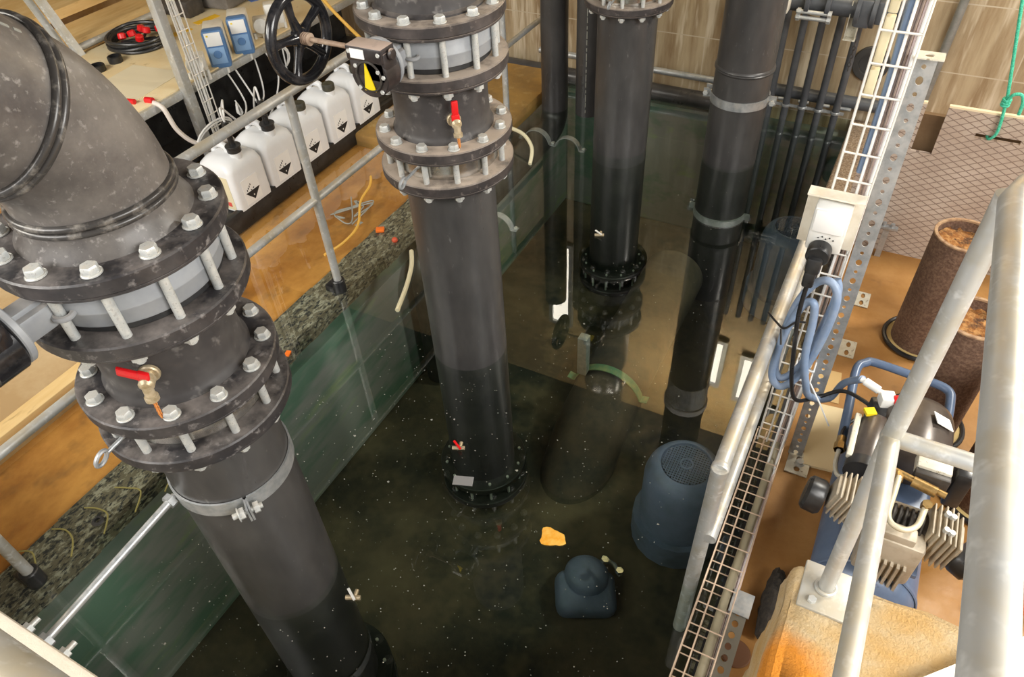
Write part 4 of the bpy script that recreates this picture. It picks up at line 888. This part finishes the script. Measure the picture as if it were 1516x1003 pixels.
part('warning_sticker', G().box((.47, 2.0, .612), (.07, .05, .003), rot=(0, .55, .3)), labelm, cp, 'white warning sticker')
part('capacitor', G().lathe([(.0, 0), (.05, .0), (.054, .01), (.054, .20), (.05, .215), (.0, .215)], (.275, 1.77, .52), (.06, 1, .0), 30), motorbk, cp, 'dark shiny cylinder'); part('cylinder_collar', G().lathe([(.0, -.02), (.056, -.02), (.056, .02), (.0, .02)], (.275, 1.765, .52), (.06, 1, 0), 30), blk, cp)
part('sticker_strip', G().box((.225, 1.88, .545), (.02, .20, .02), bev=.004), gplate, cp); part('yellow_sticker', G().box((.255, 1.985, .57), (.035, .03, .012), rot=(0, 0, .5)), yel, cp)
part('crankcase', G().box((.40, 1.58, .46), (.17, .17, .20), bev=.02), castm, cp, 'cast aluminium crankcase'); g = G()
for k in range(7): g.box((.345 + k * .018, 1.487, .40), (.008, .02, .14))
part('cooling_rib', g, castm, cp)
part('finned_box', G().box((.40, 1.53, .56), (.10, .05, .05), bev=.008), castm, cp)
# left head: fins stacked along a tilted axis
def head(c, d, n, w, h, root, m):
    c = V(c); d = V(d).normalized(); a = V((0, 1, 0)); b = d.cross(a).normalized(); fr = Matrix((d, a, b)).transposed(); g = G()
    for k in range(n): g.box(c + d * (.0155 * k), (.006, w - .012 * abs(k - n / 2) * .6, h - .012 * abs(k - n / 2) * .6), rot=fr, bev=.0025)
    g.box(c + d * (.0155 * n / 2), (.0155 * n, w * .7, h * .7), rot=fr, bev=.01)
    hp = part('finned_head', g, m, root, 'finned aluminium head')
    for sy in (-.03, .03):
        for k in (2, n - 3): q = c + d * (.0155 * k) + a * sy + b * (h / 2 + .002); part('bolt', G().disc(q - b * .01, .009, .016, b, 10, .001), boltm, hp)
    return hp
head((.305, 1.61, .53), (-1, .05, .2), 7, .125, .125, cp, castm)
part('air_filter', G().lathe([(.0, 0), (.05, .0), (.058, .012), (.058, .05), (.048, .06), (.0, .062)], (.185, 1.60, .515), (-1, .05, .1), 36), blk, cp, 'round black air filter')
g = G()
for k in range(6): q = V((.375 + .0165 * k, 1.60, .52)); g.disc(q, .062, .008, (1, -.1, 0), 28, .002)
g.cyl((.36, 1.60, .52), (.48, 1.60, .53), .048); part('cylinder', g, darkcast, cp, 'black finned cylinder')
head((.475, 1.60, .55), (1, -.25, -.1), 6, .135, .14, cp, castm)
part('air_filter', G().lathe([(.0, 0), (.05, .0), (.056, .012), (.056, .05), (.046, .06), (.0, .062)], (.57, 1.57, .52), (.9, -.35, -.2), 36), blk, cp, 'round black air filter')
g = G().cyl((.345, 1.72, .62), (.50, 1.685, .62), .011); g.cyl((.365, 1.71, .62), (.365, 1.68, .625), .013); g.lathe([(.0, 0), (.018, 0), (.018, .07), (.0, .07)], (.405, 1.70, .62), (1, -.22, 0), 12); g.lathe([(.0, 0), (.015, 0), (.015, .03), (.0, .03)], (.45, 1.625, .61), (0, -.3, 1), 6); part('brass_manifold', g, brass, cp, 'brass fittings')
g = G().tube(smooth_path([(.365, 1.69, .63), (.36, 1.63, .63), (.355, 1.55, .62), (.37, 1.515, .62), (.405, 1.51, .62), (.435, 1.54, .62), (.447, 1.60, .62), (.45, 1.62, .625)], 6), .009, 10); part('transfer_pipe', g, mat('cream_transfer_pipe', (.68, .62, .45), .4, .2), cp, 'pale bent transfer pipe')
g = G().box((.455, 1.78, .625), (.10, .07, .05), bev=.008); part('terminal_box', g, gplate, cp); part('terminal_lid', G().box((.455, 1.735, .615), (.10, .025, .05), bev=.004), darkcast, cp)
g = G().box((.545, 1.80, .56), (.05, .07, .16), bev=.008); part('fan_housing', g, blk, cp)
g = G().box((.30, 2.04, .50), (.075, .10, .12), rot=(0, 0, .35), bev=.008); sw = part('pressure_switch', g, blk, cp, 'black pressure switch')
part('switch_top', G().box((.297, 2.06, .575), (.05, .05, .05), rot=(0, 0, .35), bev=.006), whitep, sw); part('red_knob', G().disc((.318, 2.055, .585), .02, .03, (1, .2, .3), 20), redp, sw); part('yellow_label', G().box((.305, 1.988, .535), (.045, .004, .05), rot=(0, 0, .35)), yel, sw)
g = G().cyl((.20, 2.10, .60), (.29, 2.065, .59), .010); g.cyl((.215, 2.094, .60), (.265, 2.074, .595), .015); part('hose_connector', g, whitep, cp, 'white and steel hose connector')
g = G().cyl((.20, 1.93, .46), (.20, 1.87, .46), .016); g.lathe([(.0, 0), (.02, 0), (.02, .03), (.0, .03)], (.20, 1.9, .46), (0, -1, 0), 6); part('elbow_fitting', g, brass, cp)
part('delivery_pipe', G().tube(smooth_path([(.20, 1.87, .46), (.20, 1.80, .46), (.215, 1.76, .46), (.24, 1.75, .48)], 5), .008, 9), gplate, cp)
part('cable', G().tube(smooth_path([(.33, 2.12, .42), (.24, 2.10, .40), (.20, 2.0, .42), (.215, 1.9, .45), (.25, 1.86, .47)], 6), .006, 8), blk, cp)

# ------------------------------------------------------------------ corner guard rail on the plinth
gx, gy, gz = .199, 1.032, .918
gr = thing('guard_rail', (gx, gy, gz), 'thick galvanised corner guard rail bolted to the plinth', 'railing'); tr_ = .0175; topz = 2.0; midz = 1.47; mx, hx = .181, .179
part('post', G().tube([(gx, gy, gz), (mx, gy, midz), (hx, gy, topz - .02)], tr_, 28), galvd, gr)
part('top_rail', G().tube([(1.6, gy, topz), (hx + .05, gy, topz), (hx + .012, gy - .012, topz), (hx, gy - .05, topz), (hx, -1.2, topz)], .0195, 28), galvd, gr)
part('mid_rail', G().cyl((mx, gy, midz), (mx, -1.2, midz), .0165, seg=28), galvd, gr); part('mid_rail', G().cyl((mx, gy, midz), (1.6, gy, midz), .0165, seg=28), galvd, gr)
part('weld', G().sphere((mx, gy, midz), .0195), galvd, gr)
bp_ = part('base_plate', G().box((gx + .012, gy - .005, gz), (.13, .125, .012), bev=.004), galvd, gr)
for x, y in ((-.035, -.045), (.055, -.04), (.055, .04)): part('anchor_bolt', G().disc((gx + .012 + x, gy + y, gz + .005), .010, .01, seg=6, bev=.001), boltm, bp_)
part('weld_bead', G().tube([V((gx + .02 * math.cos(a), gy + .02 * math.sin(a), gz + .009)) for a in [k * PI / 12 for k in range(24)]], .006, 8, closed=True), galvd, bp_)
# walkway rail at the lower left corner of the view
solo('handrail', G().cyl((-1.7, .012, 1.6), (-.35, .012, 1.6), .04, seg=28), galvd, 'pale blurred handrail at the lower left corner', 'railing')
# lump, board and orange object near the plinth
g = G(); rings = []
for k in range(11):
    y = 1.30 + .26 * k / 10; q = .02 + .014 * math.sin(PI * k / 10)
    rings.append([V((.145 + (q + random.uniform(-.005, .005)) * math.cos(a), y, .075 + (q * 1.6 + random.uniform(-.008, .008)) * math.sin(a))) for a in [j * PI / 8 for j in range(16)]])
g.loft(rings); solo('black_lump', g, lump, 'ragged black lump lying on the floor in front of the plinth', 'lump')  # ragged matt black form
solo('white_board', G().box((.66, .87, .945), (.40, .40, .016), rot=(0, 0, .80)), mat('off_white_board', (.80, .78, .70), .5), 'off white board lying on the plinth at the lower right corner', 'board')
g = G().lathe([(.0, 0), (.05, .0), (.056, .016), (.045, .095), (.032, .16), (.0, .168)], (.925, 1.85, .02), (0, 0, 1), 24); g.tube(smooth_path([(.925, 1.85, .17), (.915, 1.88, .21), (.945, 1.90, .20)], 5), .012, 8)
solo('orange_fitting', g, oran, 'orange plastic fitting on the floor at the right edge behind the guard rail', 'fitting')
# sunk box lid and stub by the short strut, wooden edging
solo('drain_cover', G().ring((.085, 1.23, .022), .0, .05, 0, .01, seg=30), mat('brown_cover', (.16, .07, .03), .6), 'small round brown cover beside the plinth', 'cover')
solo('pale_rectangle', G().box((.185, 2.31, .026), (.17, .36, .012), rot=(0, 0, .12)), mat('pale_floor_rectangle', (.80, .66, .40), .6), 'pale flat rectangle on the floor between the strut and the compressor', 'board')  # thin pale rectangle lying flat on the floor
solo('floor_patch', G().box((.135, 2.62, .022), (.10, .20, .004), rot=(0, 0, .1)), mat('lighter_floor_patch', (.62, .42, .18), .6), 'light brown square patch on the floor behind the pale rectangle', 'board')

# ------------------------------------------------------------------ things floating in the water
g = G(); ring = []
for k in range(22):
    a = k * 2 * PI / 22; r_ = .05 * (1 + .16 * math.sin(3 * a + 1) + random.uniform(-.09, .09)) * (1.25 if k in (3, 4) else 1); ring.append((r_ * math.cos(a) - .67, r_ * .75 * math.sin(a) + 1.37))
g.prism(ring, Matrix.Translation((0, 0, .002)), .003); solo('leaf', g, leafm, 'bright orange leaf floating on the dark water', 'leaf')
solo('paper_tag', G().box((-1.12, 1.45, .003), (.085, .045, .003), rot=(0, 0, .35)), mat('grey_tag', (.22, .22, .22), .6), 'small grey rectangular tag floating near the middle riser', 'tag')
def floating_valve(x, y, label, lev):
    t = thing('valve_fitting', (x, y, .0), label, 'fitting'); g = G().cyl((x - .03, y - .012, .006), (x + .02, y + .01, .006), .009, seg=12); g.cyl((x, y, .006), (x - .008, y + .03, .008), .008, seg=10); part('fitting', g, brassw, t)
    part('lever', G().box((x - .012, y + .002, .02), (.055, .010, .005), rot=(0, 0, -.5)), lev, t)
floating_valve(-1.22, 1.59, 'small valve fitting with a red lever in the water left of the middle riser', redp)
floating_valve(-1.22, .82, 'small pale valve fitting in the water beside the nearest riser', whitep)
floating_valve(-1.27, 3.30, 'small pale valve fitting in the water at the farthest riser', whitep)
tubething('cream_hose', [(-2.20, 2.70, .015), (-2.12, 2.58, .02), (-2.05, 2.42, .012), (-1.99, 2.24, .004)], .013, hosec, 'cream hose stub floating by the kerb behind the middle riser', 'hose')
tubething('cream_hose', [(-2.28, 4.10, .10), (-2.15, 4.05, .10), (-2.05, 3.97, .06), (-2.01, 3.86, .004)], .013, hosec, 'cream hose curving into the water right of the middle riser', 'hose')
solo('orange_float', G().box((-2.5, 2.81, .01), (.05, .04, .02), rot=(0, 0, .5), bev=.004), oran, 'orange plastic scrap at the kerb near the middle riser', 'scrap')
solo('red_float', G().sphere((-2.36, 2.76, .008), .018), mat('dull_red', (.55, .08, .03), .5), 'small dull red float at the kerb near the middle riser', 'float')
solo('orange_scrap', G().box((-2.31, 1.73, .006), (.025, .035, .008), rot=(0, 0, .3)), oran, 'orange scrap floating beside the nearest riser flanges', 'scrap')
tubething('yellow_cord', [(-2.66, 2.47, .004), (-2.63, 2.62, .006), (-2.66, 2.80, .004), (-2.80, 3.02, .006), (-2.86, 3.2, .004), (-2.92, 3.30, .005)], .008, hosey, 'amber cord lying in the shallow orange water', 'cord')
lp = [(-2.78 + random.uniform(-.12, .12), 2.92 + random.uniform(-.14, .14), .005) for k in range(14)]
solo('tangled_string', G().tube(smooth_path(lp, 5), .0045, 6), ghost, 'tangle of pale string lying in the shallow orange water', 'string')
g = G()
for k in range(3): g.box((-2.74 + random.uniform(-.1, .1), 2.9 + random.uniform(-.12, .12), .004), (.05, .02, .003), rot=(0, 0, random.uniform(0, 3)))
solo('plastic_film', g, ghost, 'scraps of clear plastic film beside the tangled string', 'film')
for k in range(5):                                  # dry stalks on the kerb near the lower left corner
    x, y = -2.50 + .035 * k, .38 + .13 * k
    tubething('dry_stalk', [(x - .06, y, .002), (x, y + .02, .01), (x + .06, y - .01 + .015 * k, .004), (x + .12, y - .05, .002)], .0035, mat('straw_%d' % k, (.26, .23, .07), .8), 'dry yellowish stalk on the kerb at the lower left', 'stalk', 'dry stalks on the kerb', n=4, seg=6)
g = G().lathe([(.02, 0), (.026, .006), (.02, .012), (.012, .012), (.012, 0), (.02, 0)], (-2.38, .62, .0), seg=16); solo('rubber_washer', g, rub, 'small black washer lying on the kerb at the lower left', 'washer')
g = G()                                            # countless specks of scum
for k in range(1300):
    x = random.uniform(-2.0, -.25); y = .3 + abs(random.gauss(0, 1.)) * 1.5
    if y > 4.8 or any((x - p.x) ** 2 + (y - p.y) ** 2 < .2 ** 2 for p in (P1, P2, P3)): continue
    s_ = random.choice((.0012, .0015, .0018, .0026)) * (1 if k % 40 else 2.2); a = random.uniform(0, 3)
    q = [V((x + s_ * math.cos(a + j * PI / 2) * (1 if j % 2 else random.uniform(.5, 2.)), y + s_ * math.sin(a + j * PI / 2), .0015)) for j in range(4)]
    g.bm.faces.new([g.bm.verts.new(v) for v in q])
o = solo('water_specks', g, ghost, 'pale specks of scum floating on the dark water', 'specks', kind='stuff')

# ------------------------------------------------------------------ light
def area(name, loc, target, size, power, col=(1, 1, 1), sy=None):
    l = bpy.data.lights.new(name, 'AREA'); l.energy = power; l.color = col; l.shape = 'RECTANGLE'; l.size = size; l.size_y = sy or size
    o = bpy.data.objects.new(name, l); C.objects.link(o); o.location = loc; o.rotation_euler = (V(target) - V(loc)).to_track_quat('-Z', 'Y').to_euler(); return o
area('overhead_fill', (1.9, .6, 3.6), (-1.2, 2.4, 0), 2.2, 165, (1, .97, .92))  # unseen area light, added to brighten the pit from above
area('walkway_fill', (-2.6, -1.4, 3.5), (-2.6, 2.5, .2), 2.4, 170, (1, .97, .93))  # added fill from behind the camera, outside the water's reflections
area('lamp_right', (3.3, .9, 2.9), (0, 1.3, 1.3), 1.2, 70, (1, .98, .95))
area('lamp_key', (2.1, 4.1, 3.5), (.6, 2.2, .2), .5, 95, (1, .95, .85))
area('wall_fill', (-.75, 4.6, 3.0), (-.75, 5.3, 3.0), 1.1, 130, (1, .86, .62), .5)  # added light without a fixture, brightens the boards mirrored in the water
area('left_fill', (-4.6, -.7, 3.5), (-4.4, 3.0, .5), 1.8, 150, (1, .95, .84))  # added fill for the bench side, kept out of the water's mirror
W = bpy.data.worlds.new('World'); S.world = W; W.use_nodes = True
W.node_tree.nodes['Background'].inputs[0].default_value = (1., .98, .95, 1); W.node_tree.nodes['Background'].inputs[1].default_value = .42

# ------------------------------------------------------------------ camera
cam = bpy.data.cameras.new('camera'); co = bpy.data.objects.new('camera', cam); C.objects.link(co)
f, yaw, pitch, roll = 1078.89, .524868, .761014, -.0632049
cam.sensor_fit = 'HORIZONTAL'; cam.sensor_width = 36.; cam.lens = f / 1516 * 36; cam.clip_start = .02
# 758,501.5 is the frame centre: no shift needed
ca, sa, cb_, sb_, cg, sg = math.cos(yaw), math.sin(yaw), math.cos(pitch), math.sin(pitch), math.cos(roll), math.sin(roll)
Rz = Matrix(((ca, sa, 0), (-sa, ca, 0), (0, 0, 1))); Pm = Matrix(((1, 0, 0), (0, cb_, -sb_), (0, sb_, cb_))); T = Matrix(((1, 0, 0), (0, 0, -1), (0, 1, 0))); Gm = Matrix(((cg, -sg, 0), (sg, cg, 0), (0, 0, 1)))
Rc = Gm @ T @ Pm @ Rz                                   # world -> (right, down, forward)
M3 = Matrix((Rc[0], -V(Rc[1]), -V(Rc[2]))).transposed()
co.matrix_world = Matrix.Translation((0, 0, 2.54)) @ M3.to_4x4()
S.camera = co
S.view_settings.view_transform = 'Standard'; S.view_settings.look = 'None'; S.view_settings.gamma = 1.; S.view_settings.exposure = .35
S.view_settings.use_curve_mapping = False
S.cycles.max_bounces = 8; S.cycles.transparent_max_bounces = 12; S.cycles.sample_clamp_indirect = 6.
S.cycles.use_denoising = True
